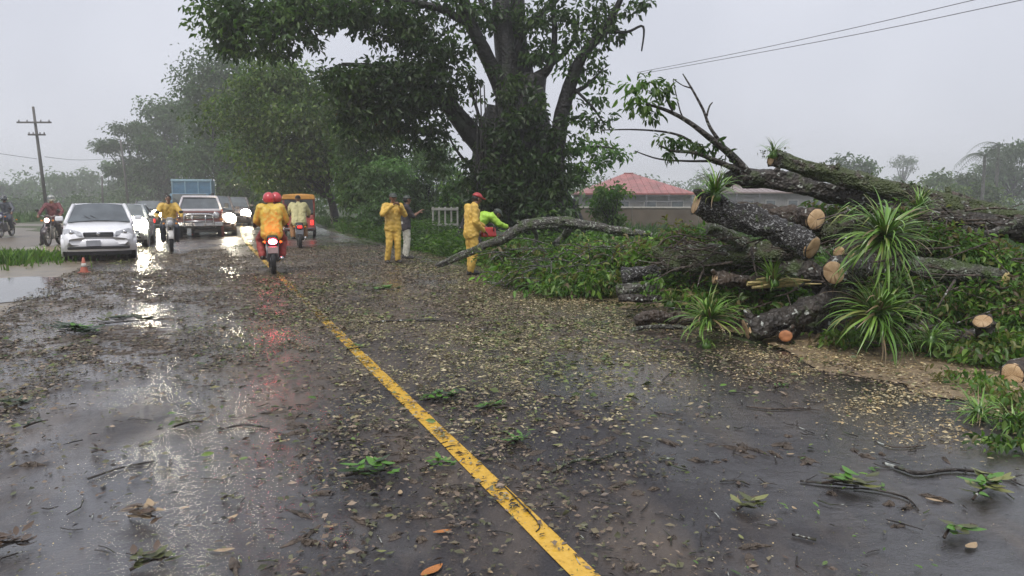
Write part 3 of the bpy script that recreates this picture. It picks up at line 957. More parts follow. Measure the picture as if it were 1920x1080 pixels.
tree('roadside_tree', 'dark hazy tree behind the line of oncoming vehicles', 470, 66, 240, 120, 385, 10000, .36, GREENS, 27, nb=16, tone=.9)
for k, (px, D, top, wp, lab) in enumerate([
        (15, 190, 330, 60, 'low hazy tree at the far left edge of the fields'),
        (55, 200, 338, 50, 'low hazy tree just left of the crossarm pole foot'),
        (118, 185, 326, 62, 'low rounded hazy tree right of the crossarm pole'),
        (165, 195, 318, 56, 'low hazy tree between the crossarm pole and the dark slanting pole'),
        (205, 165, 300, 60, 'hazy tree beneath the flat-topped crown behind the white sedan')]):
    tree('field_tree', lab, px, D, top, wp, 376, 1100, .9, FARG, 40 + k, nb=7, group='low trees across the left fields')
for k, (px, D, top, wp, bc, n, cols, lab) in enumerate([
        (1592, 120, 290, 90, 345, 1500, FARG, 'round pale green tree behind the topmost fallen logs'),
        (1690, 230, 291, 52, 340, 900, FARG, 'faint grey tree alone on the far right skyline'),
        (1780, 120, 318, 110, 372, 1800, OLIVE, 'low bushy tree left of the two palms'),
        (1898, 120, 262, 130, 375, 4200, FARG, 'tall hazy tree cut by the right picture edge beyond the palms'),
        (1830, 95, 345, 130, 395, 1800, OLIVE, 'low pale bush below the palms')]):
    tree('field_tree', lab, px, D, top, wp, bc, n, .62, cols, 60 + k, nb=10, group='trees in the right fields')
for k, (px, D, top, wp, n, cols, lab) in enumerate([
        (720, 33, 290, 110, 8000, FARG, 'grey-green leafy bush behind the worker with hands at his face'),
        (800, 35, 268, 125, 10000, FARG, 'tall pale leafy bush between the two standing workers'),
        (862, 31, 320, 70, 3000, GREENS, 'bush close left of the giant trunk'),
        (1150, 27, 345, 80, 1500, GREENS, 'thin bush before the grey wall right of the giant trunk')]):
    tree('bush', lab, px, D, top, wp, 425, n, .17, cols, 80 + k, nb=16, trunk_w=.05, cat='bush', tone=1.5, spread=.36)

def treeline(name, x0, x1, D, h0, h1, n, seed, leaf):
    rg = np.random.default_rng(seed)
    cl = []
    m = 46
    for k in range(m):
        px = x0 + (x1 - x0) * (k + .5) / m
        hh = h0 + (h1 - h0) * float(vnoise(k * .45, 3.3, seed))
        c = P(px, 372, D + rg.uniform(-12, 12))
        c.z = tz(c.x, D) + hh * .45
        cl.append((c, (msize((x1 - x0) / m, D) * .9, 5, hh * .5), n / m, rg.uniform(.8, 1.2)))
    V, Fq, Cc = crown_leaves(cl, rg, leaf, FARG, per=20, spread=.32)
    o = np_obj(name, np_mesh(name, V, Fq, M_LEAF, Cc))
    return tag(o, kind='stuff')
treeline('far_woods', 1130, 2050, 210, 5, 13, 9000, 5, 1.1)
treeline('far_woods', -260, 420, 190, 4, 11, 7000, 6, 1.0)
treeline('far_hedge', 1480, 2050, 95, 1.5, 3.2, 5000, 7, .5)
treeline('far_hedge', -200, 330, 120, 1.5, 4.0, 5500, 8, .6)
treeline('far_hedge', 470, 1120, 64, 2.5, 5.0, 9000, 9, .40)

# ---- palms
def palm(px, D, top, lab, seed):
    rr = random.Random(seed)
    t = P(px, top, D)
    gz = tz(t.x, D)
    root = empty('palm_tree', (t.x, D, gz), 0, lab, 'palm tree', 'palms in the right fields')
    H = t.z - gz
    MB().tube([(0, 0, -.1), (.1, 0, H * .5), (0.05, 0, H)], [.26, .20, .17], 8, smooth=4).build('trunk', B_TREE_GREY, root)
    for k in range(13):
        a = 2 * math.pi * k / 13 + rr.uniform(-.2, .2)
        up = rr.uniform(-.1, .9)
        d = Vector((math.cos(a), math.sin(a), 0))
        L = rr.uniform(2.6, 3.6)
        sp = [Vector((.05, 0, H)) + d * L * u + Vector((0, 0, up * L * u - 1.0 * L * u * u)) for u in (0, .25, .5, .75, 1)]
        mb = MB()
        mb.tube(sp, [.035, .03, .025, .018, .008], 4, smooth=2)
        pts, _ = smooth_path(sp, [1] * 5, 4)
        for i, p in enumerate(pts[1:], 1):
            tdir = (p - pts[i - 1]).normalized()
            sd_ = tdir.cross(Vector((0, 0, 1))).normalized()
            ll = .8 * (1 - abs(i / len(pts) - .45))
            for s in (-1, 1):
                e = p + sd_ * s * ll + tdir * .12 - Vector((0, 0, ll * .5))
                mb.add([p - tdir * .035, p + tdir * .035, e], [(0, 1, 2)])
        mb.build('frond', M_FROND, root)
M_FROND = mat('palm_frond', (0.05, 0.075, 0.035), 0.5)
palm(1846, 92, 292, 'small palm with short trunk, left of the palm pair', 3)
palm(1872, 96, 272, 'palm with one tall upright frond, right of the palm pair', 4)

# ------------------------------------------------------------------ haze of the rain
def make_haze():
    mb = MB()
    mb.box((0, 0, 9.5), (1500, 1500, 25))
    m = bpy.data.materials.new('rain_haze')
    m.use_nodes = True
    n, l = m.node_tree.nodes, m.node_tree.links
    n.clear()
    out = n.new('ShaderNodeOutputMaterial')
    v = n.new('ShaderNodeVolumePrincipled')
    v.inputs['Color'].default_value = (0.97, 0.975, 0.99, 1)
    v.inputs['Density'].default_value = 0.0018
    v.inputs['Anisotropy'].default_value = 0.2
    l.new(v.outputs[0], out.inputs['Volume'])
    o = mb.build('haze', m, smooth=False)
    tag(o, kind='stuff')
make_haze()

# ------------------------------------------------------------------ house, walls, fences on the right
def house(px0, px1, D, y_ridge, y_eave, lab, roof_col, wall_m, depth=8, hip=True, win=4):
    a, b = P(px0, y_eave, D), P(px1, y_eave, D)
    cx, W = (a.x + b.x) / 2, b.x - a.x
    gz = tz(cx, D)
    ze, zr = a.z - gz, P(px0, y_ridge, D).z - gz
    root = empty('house', (cx, D, gz), 0, lab, 'house')
    w, d = W * .94, depth * .94
    MB().box((0, depth / 2, ze / 2 - .15), (w, d, ze + .1)).build('wall', wall_m, root, smooth=False)
    mb = MB()
    hw, rid = W / 2, (W / 2 - depth / 2 * .95 if hip else W / 2)
    rid = max(rid, .4)
    vs = [(-hw, -.2, ze), (hw, -.2, ze), (hw, depth + .2, ze), (-hw, depth + .2, ze), (-rid, depth / 2, zr), (rid, depth / 2, zr)]
    vs += [(x, y, z - .12) for x, y, z in vs[:4]]
    mb.add(vs, [(0, 1, 5, 4), (2, 3, 4, 5), (1, 2, 5), (3, 0, 4), (6, 7, 1, 0), (7, 8, 2, 1), (8, 9, 3, 2), (9, 6, 0, 3), (9, 8, 7, 6)])
    rf = mb.build('roof', roof_col, root, smooth=False)
    # corrugation ribs
    nr = int(W / .5)
    for k in range(nr + 1):
        x = -hw + W * k / nr
        u = min(1.0, (hw - abs(x)) / max(hw - rid, .01))
        rb = MB().tube([(x, -.2, ze + .012), (x, -.2 + (depth / 2 + .2) * u, ze + (zr - ze) * u + .012)], .025, 4)
        rb.build('roof_rib', roof_col, rf, smooth=False)
    MB().tube([(-rid, depth / 2, zr + .02), (rid, depth / 2, zr + .02)], .07, 6).build('ridge_cap', roof_col, rf)
    for k in range(win):
        x = -w / 2 + w * (k + .5) / win
        f = MB().box((x, depth * .03 - .03, ze * .55), (W / win * .45, .06, ze * .42)).build('window', M_WFRAME, root, smooth=False)
        MB().box((x, depth * .03 - .07, ze * .55), (W / win * .45 - .16, .03, ze * .42 - .16)).build('pane', M_GLASS, f, smooth=False)
    return root
M_WFRAME = mat('window_frame_grey', (0.30, 0.29, 0.28), 0.5)
M_ROOF = mat('red_sheet_roof', (0.34, 0.13, 0.12), 0.4, var=0.3, scale=.8, dirt=.65)
M_ROOF2 = mat('faded_red_roof', (0.25, 0.19, 0.18), 0.4, var=0.2, scale=.8, dirt=.4)
M_GWALL = mat('grey_plaster', (0.21, 0.205, 0.20), 0.7, var=.2, scale=1.2, dirt=.4)
M_CONC = mat('stained_concrete', (0.115, 0.093, 0.070), 0.6, var=.3, scale=1.0, bump=.3, dirt=.6)
M_CAP = mat('pale_coping', (0.38, 0.36, 0.32), 0.6, var=.2)
house(1086, 1304, 58, 322, 362, 'grey house with pinkish red hipped sheet roof right of the giant tree', M_ROOF, M_GWALL, 9)
house(1378, 1600, 66, 347, 360, 'long low grey shed with white and faded red roof edge behind the log pile', M_ROOF2, M_GWALL, 7, hip=False, win=5)

def wall_run(name, lab, px0, px1, D0, D1, ytop, th, m, cap=True, posts=0):
    a, b = P(px0, ytop, D0), P(px1, ytop, D1)
    d = Vector((b.x - a.x, b.y - a.y, 0))
    L = d.length
    ang = math.atan2(d.y, d.x)
    gz = min(tz(a.x, a.y), tz(b.x, b.y)) - .1
    root = empty(name, (a.x, a.y, gz), ang, lab, 'wall')
    h = min(a.z, b.z) - gz
    nseg = max(2, int(L / 3))
    for k in range(nseg):
        MB().box((L * (k + .5) / nseg, 0, h / 2), (L / nseg - .02, th, h)).build('panel', m, root, smooth=False, bevel=.01)
        if cap:
            MB().box((L * (k + .5) / nseg, 0, h + .035), (L / nseg - .02, th + .08, .07)).build('coping', M_CAP, root, smooth=False, bevel=.01)
    return root
wall_run('garden_wall', 'stained brown concrete garden wall with pale coping before the red-roofed house', 1065, 1440, 37, 35, 390, .2, M_CONC)
def fence_posts():
    a, b = P(1090, 365, 39.5), P(1425, 365, 38)
    root = empty('wire_fence', (a.x, a.y, tz(a.x, a.y)), math.atan2(b.y - a.y, b.x - a.x), 'dark wire fence on thin posts behind the concrete garden wall', 'fence')
    L = (b - a).length
    h = a.z - root.location.z
    for k in range(9):
        MB().box((L * k / 8, 0, h / 2), (.07, .07, h)).build('post', M_STEEL, root, smooth=False)
    for z in (.3, .6, .8, .96):
        MB().tube([(0, -.045, h * z), (L, -.045, h * z)], .012, 4).build('wire', M_STEEL, root)
fence_posts()
def white_rail():
    a = P(812, 415, 29)
    root = empty('white_fence', (a.x, a.y, tz(a.x, a.y)), R(-6), 'short white post and rail fence showing between the two standing workers', 'fence')
    h = P(812, 388, 29).z - root.location.z
    for k in range(5):
        MB().box((k * .24, 0, h / 2), (.07, .06, h), top=(.9, .9)).build('post', M_WPAINT, root, smooth=False, bevel=.008)
    MB().box((.48, -.045, h * .93), (1.05, .03, .10)).build('rail', M_WPAINT, root, smooth=False, bevel=.006)
    MB().box((.48, -.045, h * .42), (1.05, .03, .08)).build('rail', M_WPAINT, root, smooth=False, bevel=.006)
M_WPAINT = mat('weathered_white_paint', (0.46, 0.45, 0.41), 0.55, dirt=.5)
white_rail()

# ------------------------------------------------------------------ poles and lines
M_POLE = mat('weathered_pole', (0.10, 0.095, 0.09), 0.7, var=.3, scale=2)
M_WIRE = mat('line_cable', (0.10, 0.10, 0.11), 0.6)
def pole(lab, x0, y0, x1, D, arms):
    t = P(x0, y0, D); bpt = P(x1, 380, D)
    gz = tz(bpt.x, D)
    root = empty('utility_pole', (bpt.x, D, gz), 0, lab, 'utility pole')
    o0 = Vector(root.location)
    top = t - o0
    MB().tube([(0, 0, -.2), top * .5, top], [.135, .12, .09], 10).build('post', M_POLE, root)
    for (ax0, ax1, ay) in arms:
        a, b = P(ax0, ay, D) - o0, P(ax1, ay, D) - o0
        c = (a + b) / 2
        arm = MB().box((c.x, -.2, c.z), ((b - a).length, .12, .12)).build('crossarm', M_POLE, root, smooth=False)
        for u in (.06, .3, .7, .94):
            p = a.lerp(b, u)
            MB().lathe([(.0, 0), (.05, 0), (.06, .05), (.03, .08), (.05, .12), (.0, .16)], (p.x, -.2, c.z + .06), seg=8).build('insulator', M_GWALL, arm)
    return root
pole('tall leaning utility pole with two crossarms on the far left', 62, 200, 88, 58, [(35, 99, 230), (56, 88, 253)])
pole('dark slanting pole under the flat-topped hazy tree', 226, 262, 242, 80, [])
pole('thin short pole standing behind the white sedan roof', 191, 330, 192, 90, [])
def wire(lab, pts, rad, group):
    m = MB()
    m.tube([P(*p) for p in pts], rad, 5, smooth=5)
    tag(m.build('power_line', M_WIRE), lab, 'power line', group)
wire('upper of the two power lines crossing the open sky at right', [(1195, 136, 50), (1400, 96, 42), (1620, 48, 35), (1860, -8, 30), (2150, -75, 25)], .016, 'power lines at right')
wire('lower of the two power lines crossing the open sky at right', [(1205, 138, 49), (1400, 103, 41), (1640, 58, 34), (1925, -2, 29), (2200, -60, 25)], .016, 'power lines at right')
wire('thin line sagging from the left picture edge to the crossarm pole', [(-60, 278, 50), (0, 288, 53), (70, 298, 57.5)], .016, 'thin lines at left')
wire('thin line running right from the crossarm pole to the dark slanting pole', [(84, 294, 58), (150, 300, 67), (230, 296, 79)], .018, 'thin lines at left')

# ------------------------------------------------------------------ cars
def wheel(parent, c, r=.31, wd=.19, side=1):
    w = MB().lathe([(r * .62, -wd / 2), (r * .9, -wd / 2), (r, -wd * .32), (r, wd * .32), (r * .9, wd / 2), (r * .62, wd / 2)], c, 'x', 24).build('wheel', M_BLACK, parent)
    rim = MB().lathe([(0.001, .05 * side), (r * .15, .07 * side), (r * .5, .05 * side), (r * .62, wd * .46 * side), (r * .66, wd * .46 * side), (r * .63, -wd * .3 * side)], c, 'x', 20)
    for k in range(5):
        a = 2 * math.pi * k / 5
        rim.box((c[0] + .07 * side, c[1] + math.cos(a) * r * .38, c[2] + math.sin(a) * r * .38), (.03, .05, r * .5), (a - math.pi / 2, 0, 0))
    rim.build('rim', M_STEEL, w)
    return w

def grid_skin(rows):
    """rows of equal-length point lists lofted into one skin"""
    mb = MB()
    m = len(rows[0])
    vs = [p for r in rows for p in r]
    fs = [(i * m + k, i * m + k + 1, (i + 1) * m + k + 1, (i + 1) * m + k) for i in range(len(rows) - 1) for k in range(m - 1)]
    fs += [tuple(range(m)), tuple(reversed(range((len(rows) - 1) * m, len(rows) * m)))]
    return mb.add(vs, fs)

def car(lab, loc, rz, paint, lamps=None, W=1.70, H=1.47, L=4.45, hood=.92, belt=.96, suv=False, group='oncoming vehicles', name='parked_car', glare_r=.10):
    """local axes: x across, +y forward. lamps: pair of bools, lit lamp at -x and +x"""
    t = empty(name, loc, rz, lab, 'car', group)
    hw, fl, bl = W / 2, L / 2, -L / 2
    gc = .24 if not suv else .32
    # shell up to the belt line
    st = [(fl, .78, .44, .60), (fl - .06, .88, .34, .70), (fl - .35, .97, gc, hood - .10), (fl - .9, 1, gc, hood), (fl - 1.25, 1, gc, belt), (0, 1, gc, belt + .01), (-.9, 1, gc, belt + .02),
          (bl + 1.1, 1, gc, belt + .03), (bl + .4, .97, gc + .02, belt + .02), (bl + .05, .90, .36, belt - .08), (bl, .82, .45, .72)]
    rows = []
    for y, f, zb, zt in st:
        h = zt - zb
        half = [(hw * f * .90, zb), (hw * f * .985, zb + .06), (hw * f, zb + h * .35), (hw * f * .995, zb + h * .62), (hw * f * .965, zb + h * .86), (hw * f * .86, zt - .012), (hw * f * .5, zt + .02), (0, zt + .028)]
        rows.append([(x, y, z) for x, z in half] + [(-x, y, z) for x, z in reversed(half[:-1])])
    grid_skin(rows).build('body', paint, t)
    # greenhouse
    yb0, yb1 = fl - 1.28, bl + (.75 if not suv else .15)
    yt0, yt1 = fl - 1.98, bl + (1.30 if not suv else .4)
    bw, tw = hw * .93, hw * .72
    zb, zt = belt + .005, H - .05
    B = [Vector((bw, yb0, zb)), Vector((-bw, yb0, zb)), Vector((-bw, yb1, zb)), Vector((bw, yb1, zb))]
    T = [Vector((tw, yt0, zt)), Vector((-tw, yt0, zt)), Vector((-tw, yt1, zt)), Vector((tw, yt1, zt))]
    def pane(nm, i, j):
        c = (B[i] + B[j] + T[i] + T[j]) / 4
        n_ = (B[j] - B[i]).cross(T[i] - B[i]).normalized()
        if n_.dot(c - Vector((0, (yb0 + yb1) / 2, zb))) < 0: n_ = -n_
        mb = MB()
        rows = []
        for u in (0, .5, 1):
            rows.append([B[i].lerp(T[i], u).lerp(B[j].lerp(T[j], u), v) + n_ * (.06 if nm != 'side_window' else .02) * math.sin(math.pi * v) for v in (0, .2, .4, .6, .8, 1)])
        vs = [p for r in rows for p in r]
        mb.add(vs, [(a * 6 + b, a * 6 + b + 1, a * 6 + b + 7, a * 6 + b + 6) for a in range(2) for b in range(5)])
        return mb.build(nm, M_GLASS, t)
    ws = pane('windscreen', 0, 1)
    pane('side_window', 1, 2); pane('rear_window', 2, 3); pane('side_window', 3, 0)
    for s in (-1, 1):
        MB().tube([(s * .08, yb0 + .03, zb + .02), (s * .08 + .28, yb0 - .14, zb + .18)], .008, 5).build('wiper', M_PLASTIC, ws)
    for k in range(4):
        pl = MB()
        pl.tube([B[k] + Vector((0, 0, -.03)), B[k].lerp(T[k], .5) * 1.0 + Vector((0, 0, .012)), T[k]], [.055, .05, .05], 8)
        pl.build('pillar', paint, t)
    for sx in (0, 1):
        i, j = ((0, 3), (1, 2))[sx]
        m0, m1 = B[i].lerp(B[j], .5), T[i].lerp(T[j], .5)
        MB().tube([m0, m1], .035, 6).build('pillar', paint, t)
    rows = []
    for y, dz, f in ((yt0 + .05, -.015, .97), (yt0 - .1, .02, 1.0), ((yt0 + yt1) / 2, .05, 1.02), (yt1 + .1, .03, 1.0), (yt1 - .05, -.01, .96)):
        rows.append([(x * tw * 1.04 * f, y, zt + dz - .02 - (.045 if abs(x) > .99 else 0) + .02 * (1 - x * x)) for x in (-1, -.9, -.5, 0, .5, .9, 1)])
    grid_skin(rows).build('roof', paint, t, bevel=0)
    # front: bumper, grille, intake, lamps, plate
    bp = []
    for z, o in ((.26, -.03), (.30, .05), (.46, .07), (.56, .05), (.60, -.02)):
        bp.append([(x * hw * 1.005, fl - .02 + o - (abs(x) ** 3) * .30, z) for x in (-1, -.9, -.6, -.3, 0, .3, .6, .9, 1)])
    bumper = grid_skin(bp).build('front_bumper', paint, t)
    MB().box((0, fl + .035, .36), (W * .82, .05, .075)).build('intake', M_PLASTIC, bumper, smooth=False, bevel=.02)
    gr = MB().box((0, fl - .01, .69), (.66, .06, .12), top=(1.05, 1)).build('grille', M_PLASTIC, t, smooth=False, bevel=.03)
    for k in range(3):
        MB().box((0, fl + .025, .655 + .035 * k), (.60, .012, .008)).build('slat', M_STEEL, gr, smooth=False)
    MB().lathe([(.0, .0), (.045, .0), (.05, .012), (.04, .02), (.0, .022)], (0, fl + .02, .71), 'y', 14).build('badge', M_CHROME, gr)
    MB().box((.12, fl + .07, .475), (.32, .015, .15)).build('number_plate', M_PLATE, bumper, smooth=False, bevel=.005)
    for s, lit in ((-1, (lamps or (0, 0))[0]), (1, (lamps or (0, 0))[1])):
        p = [(s * hw * .42, fl - .035, .66), (s * hw * .90, fl - .26, .67), (s * hw * .93, fl - .36, .82), (s * hw * .80, fl - .28, .84), (s * hw * .46, fl - .10, .76)]
        lens = MB().poly([Vector(q) + Vector((0, .03, 0)) for q in (p if s < 0 else reversed(p))], (0, .045, 0)).build('headlight', M_LENS, t, smooth=False, bevel=.015)
        MB().ball((s * hw * .70, fl - .085, .745), (glare_r, .05, glare_r * .85) if lit else (.06, .03, .055)).build('bulb_or_glare', M_LAMP if lit else M_CHROME, lens)  # lit ones are oversized glowing discs that stand for lens glare
        mr = MB().box((s * (hw + .09), yb0 - .28, zb + .10), (.19, .09, .13)).build('mirror', paint, t, smooth=False, bevel=.03)
        MB().box((s * (hw + .09), yb0 - .33, zb + .10), (.15, .012, .10)).build('mirror_glass', M_GLASS, mr, smooth=False)
        MB().box((s * hw * .8, bl - .01, .76), (.30, .05, .14)).build('tail_light', M_TAIL_DIM, t, smooth=False, bevel=.02)
        for y in (fl - .82, bl + .85):
            wheel(t, (s * (hw - .10), y, .31), side=s)
            MB().lathe([(.33, -.02), (.36, -.02), (.36, .02), (.33, .02)], (s * (hw + .0), y, .31), 'x', 24).build('wheel_arch', paint, t)
        for y in (.35, -.55):
            dr = MB().box((s * (hw - .004), y - .05, .60), (.012, .88, .56)).build('door', paint, t, smooth=False, bevel=.004)
            MB().box((s * (hw + .012), y - .38, .80), (.02, .16, .03)).build('handle', paint, dr, smooth=False, bevel=.006)
    MB().box((0, 0, .22), (W * .86, L * .9, .12)).build('underside', M_PLASTIC, t, smooth=False)
    return t

def on_road(px, py):
    p = G(px, py)
    return (p.x, p.y, 0.0)

c0 = on_road(180, 486)
s0, t0_ = road_st(c0[0], c0[1])
def behind(px, py, L, extra=0.0):
    """centre of a vehicle whose nose stands at the picture point and which faces along the road to the viewer"""
    p = G(px, py)
    s, t = road_st(p.x, p.y)
    q = road_pt(s + L / 2 + extra, t)
    return (q.x, q.y, 0.0), road_angle(s + L / 2) + math.pi
l_, r_ = behind(172, 491, 4.45)
car('white four-door sedan facing the viewer at the left road edge, lamps off', l_, r_ + R(5), M_WHITE, W=1.70)
M_SILVER = mat('grey_blue_paint', (0.33, 0.36, 0.38), 0.25, coat=.5, dirt=.3)
M_DARKCAR = mat('dark_grey_paint', (0.06, 0.06, 0.065), 0.25, coat=.5, dirt=.3)
M_BROWNCAR = mat('brown_grey_paint', (0.12, 0.10, 0.095), 0.28, coat=.5, dirt=.4)
l_, r_ = behind(221, 466, 4.45)
car('grey-blue car half hidden behind the white sedan with a dazzling headlamp', l_, r_, M_SILVER, (True, True), name='oncoming_car', H=1.42, glare_r=.33)
l_, r_ = behind(273, 426, 4.45)
car('dark car far back, lamp shining left of the rider in yellow raincoat', l_, r_, M_DARKCAR, (True, True), name='oncoming_car', glare_r=.26)
l_, r_ = behind(402, 443, 4.3)
car('dark brown car hidden behind the old pickup, one bright lamp showing', l_, r_, M_BROWNCAR, (True, True), name='oncoming_car', H=1.72, belt=1.08, hood=1.02, suv=True, W=1.78, glare_r=.28)
l_, r_ = behind(441, 424, 4.3)
car('pale brown car farthest back with a bright lamp left of the red motorcycle', l_, r_, M_BROWNCAR, (True, True), name='oncoming_car', H=1.7, belt=1.08, hood=1.02, suv=True, W=1.75, glare_r=.28)

def pickup(lab, loc, rz):
    t = empty('pickup_truck', loc, rz, lab, 'pickup truck', 'oncoming vehicles')
    red = mat('faded_maroon_paint', (0.20, 0.055, 0.05), 0.35, var=.25, coat=.3, dirt=.3)
    wht = mat('faded_white_paint', (0.58, 0.55, 0.57), 0.3, var=.1, coat=.3, dirt=.3)
    MB().box((0, 1.35, .78), (1.80, 1.6, .62), top=(.98, .99)).build('front_wing', red, t, smooth=False, bevel=.06)
    MB().box((0, 1.33, 1.12), (1.66, 1.6, .09), top=(.95, .97)).build('bonnet', wht, t, smooth=False, bevel=.03)
    MB().box((0, -.25, .80), (1.80, 1.58, .66)).build('cab', red, t, smooth=False, bevel=.05)
    MB().box((0, -.35, 1.68), (1.44, 1.05, .09), top=(.96, .96)).build('roof', wht, t, smooth=False, bevel=.035)
    zb, zt = 1.14, 1.64
    for s in (-1, 1):
        MB().tube([(s * .84, .50, zb), (s * .69, .12, zt)], .05, 8).build('pillar', wht, t)
        MB().tube([(s * .84, -1.0, zb), (s * .69, -.85, zt)], .06, 8).build('pillar', wht, t)
        MB().poly([(s * .85, .42, zb), (s * .85, -.95, zb), (s * .70, -.82, zt), (s * .70, .08, zt)], (s * -.02, 0, 0)).build('side_window', M_GLASS, t, smooth=False)
        dr = MB().box((s * .905, -.25, .82), (.02, 1.1, .6)).build('door', red, t, smooth=False, bevel=.01)
        MB().box((s * .925, -.6, 1.0), (.02, .15, .03)).build('handle', M_CHROME, dr, smooth=False)
        m = MB().tube([(s * .88, .35, 1.15), (s * 1.04, .38, 1.25)], .015, 6).build('mirror_arm', M_STEEL, t)
        MB().box((s * 1.07, .38, 1.30), (.16, .07, .22)).build('mirror', M_PLASTIC, m, smooth=False, bevel=.02)
        h = MB().lathe([(.0, .0), (.10, .0), (.11, .03), (.10, .05), (.0, .06)], (s * .66, 2.15, .92), 'y', 16).build('headlight', M_LENS, t)
        MB().lathe([(.11, .0), (.135, .0), (.135, .05), (.11, .05)], (s * .66, 2.15, .92), 'y', 16).build('bezel', M_CHROME, h)
        MB().box((s * .84, 2.15, .74), (.10, .05, .08)).build('indicator', M_AMBER, t, smooth=False, bevel=.015)
        for y in (1.45, -1.75):
            wheel(t, (s * .78, y, .37), .37, .23, s)
            MB().lathe([(.40, -.05), (.46, -.05), (.46, .05), (.40, .05)], (s * .88, y, .40), 'x', 20).build('wheel_arch', red, t)
    MB().poly([(-.82, .48, zb), (.82, .48, zb), (.68, .10, zt), (-.68, .10, zt)], (0, -.02, 0)).build('windscreen', M_GLASS, t, smooth=False)
    MB().poly([(-.80, -.98, zb), (.80, -.98, zb), (.68, -.84, zt), (-.68, -.84, zt)], (0, .02, 0)).build('rear_window', M_GLASS, t, smooth=False)
    gr = MB().box((0, 2.14, .90), (1.08, .06, .26)).build('grille', M_PLASTIC, t, smooth=False, bevel=.015)
    for k in range(4):
        MB().box((0, 2.18, .81 + .06 * k), (1.04, .015, .018)).build('slat', M_CHROME, gr, smooth=False)
    MB().box((0, 2.20, .56), (1.84, .16, .18)).build('front_bumper', M_CHROME, t, smooth=False, bevel=.03)
    bb = MB()
    bb.tube([(-.55, 2.32, .45), (-.55, 2.34, .80), (-.42, 2.34, .95), (.42, 2.34, .95), (.55, 2.34, .80), (.55, 2.32, .45)], .03, 8, smooth=4)
    bb.tube([(-.55, 2.33, .68), (.55, 2.33, .68)], .025, 8)
    for x in (-.25, .25):
        bb.tube([(x, 2.33, .50), (x, 2.34, .94)], .02, 8)
    bb.build('bull_bar', M_CHROME, t)
    MB().box((.0, 2.30, .56), (.32, .02, .15)).build('number_plate', M_PLATE, t, smooth=False)
    bed = MB()
    bed.box((-.88, -1.85, .92), (.06, 1.6, .42)); bed.box((.88, -1.85, .92), (.06, 1.6, .42)); bed.box((0, -2.65, .92), (1.70, .06, .42)); bed.box((0, -1.85, .70), (1.70, 1.55, .06)); bed.box((0, -1.07, .92), (1.70, .05, .42))
    bed.build('cargo_bed', red, t, smooth=False)
    MB().box((0, -.2, .46), (1.2, 4.2, .16)).build('chassis', M_PLASTIC, t, smooth=False)
    return t
l_, r_ = behind(375, 446, 4.6)
pickup('old maroon pickup with white bonnet and chrome bull bar among oncoming traffic', l_, r_)

def blue_truck(lab, loc, rz):
    t = empty('cargo_truck', loc, rz, lab, 'truck', 'oncoming vehicles')
    blue = mat('pale_blue_paint', (0.10, 0.20, 0.29), 0.35, var=.15, coat=.3, dirt=.35)
    lt = mat('pale_blue_trim', (0.24, 0.36, 0.43), 0.4, var=.1, dirt=.2)
    MB().box((0, 2.0, 1.25), (2.2, 1.7, 1.3)).build('cab', blue, t, smooth=False, bevel=.08)
    ws = MB().box((0, 2.86, 1.60), (1.9, .04, .55)).build('windscreen', M_GLASS, t, smooth=False, bevel=.03)
    for s in (-.5, .5):
        MB().tube([(s, 2.89, 1.36), (s + .35, 2.89, 1.6)], .012, 5).build('wiper', M_PLASTIC, ws)
    MB().box((0, 2.88, 1.0), (1.3, .05, .30)).build('grille', M_PLASTIC, t, smooth=False, bevel=.02)
    MB().box((0, 2.92, .62), (2.2, .18, .24)).build('front_bumper', M_STEEL, t, smooth=False, bevel=.03)
    for s in (-1, 1):
        MB().lathe([(0, 0), (.10, 0), (.11, .03), (0, .05)], (s * .85, 2.86, 1.0), 'y', 14).build('headlight', M_LENS, t)
        m = MB().tube([(s * 1.1, 2.7, 1.5), (s * 1.28, 2.75, 1.9)], .02, 6).build('mirror_arm', M_STEEL, t)
        MB().box((s * 1.3, 2.75, 1.75), (.18, .06, .36)).build('mirror', M_PLASTIC, m, smooth=False, bevel=.02)
        for y in (1.9, -1.9):
            wheel(t, (s * .98, y, .45), .45, .28, s)
        MB().box((s * 1.11, 2.0, 1.65), (.02, .9, .45)).build('side_window', M_GLASS, t, smooth=False)
    # tall cargo box: boards between posts
    MB().box((0, -1.0, .95), (2.3, 4.1, .16)).build('bed', M_STEEL, t, smooth=False)
    for k in range(6):
        z = 1.22 + .27 * k
        for y in (.98, -2.98):
            MB().box((0, y, z), (2.26, .05, .27)).build('board', blue, t, smooth=False, bevel=.012)
        for s in (-1, 1):
            MB().box((s * 1.13, -1.0, z), (.05, 3.86, .27)).build('board', blue, t, smooth=False, bevel=.012)
    for x in (-1.12, -.38, .38, 1.12):
        MB().box((x, 1.035, 1.88), (.07, .05, 1.6)).build('post', lt, t, smooth=False)
    MB().box((0, 1.04, 2.73), (2.36, .09, .13)).build('top_rail', lt, t, smooth=False, bevel=.015)
    MB().box((0, -1.0, 2.74), (2.30, 3.98, .05)).build('tarpaulin', lt, t, smooth=False)
    return t
l_, r_ = behind(358, 422, 6)
blue_truck('pale blue cargo truck with tall boarded body rising behind the old pickup', l_, r_)

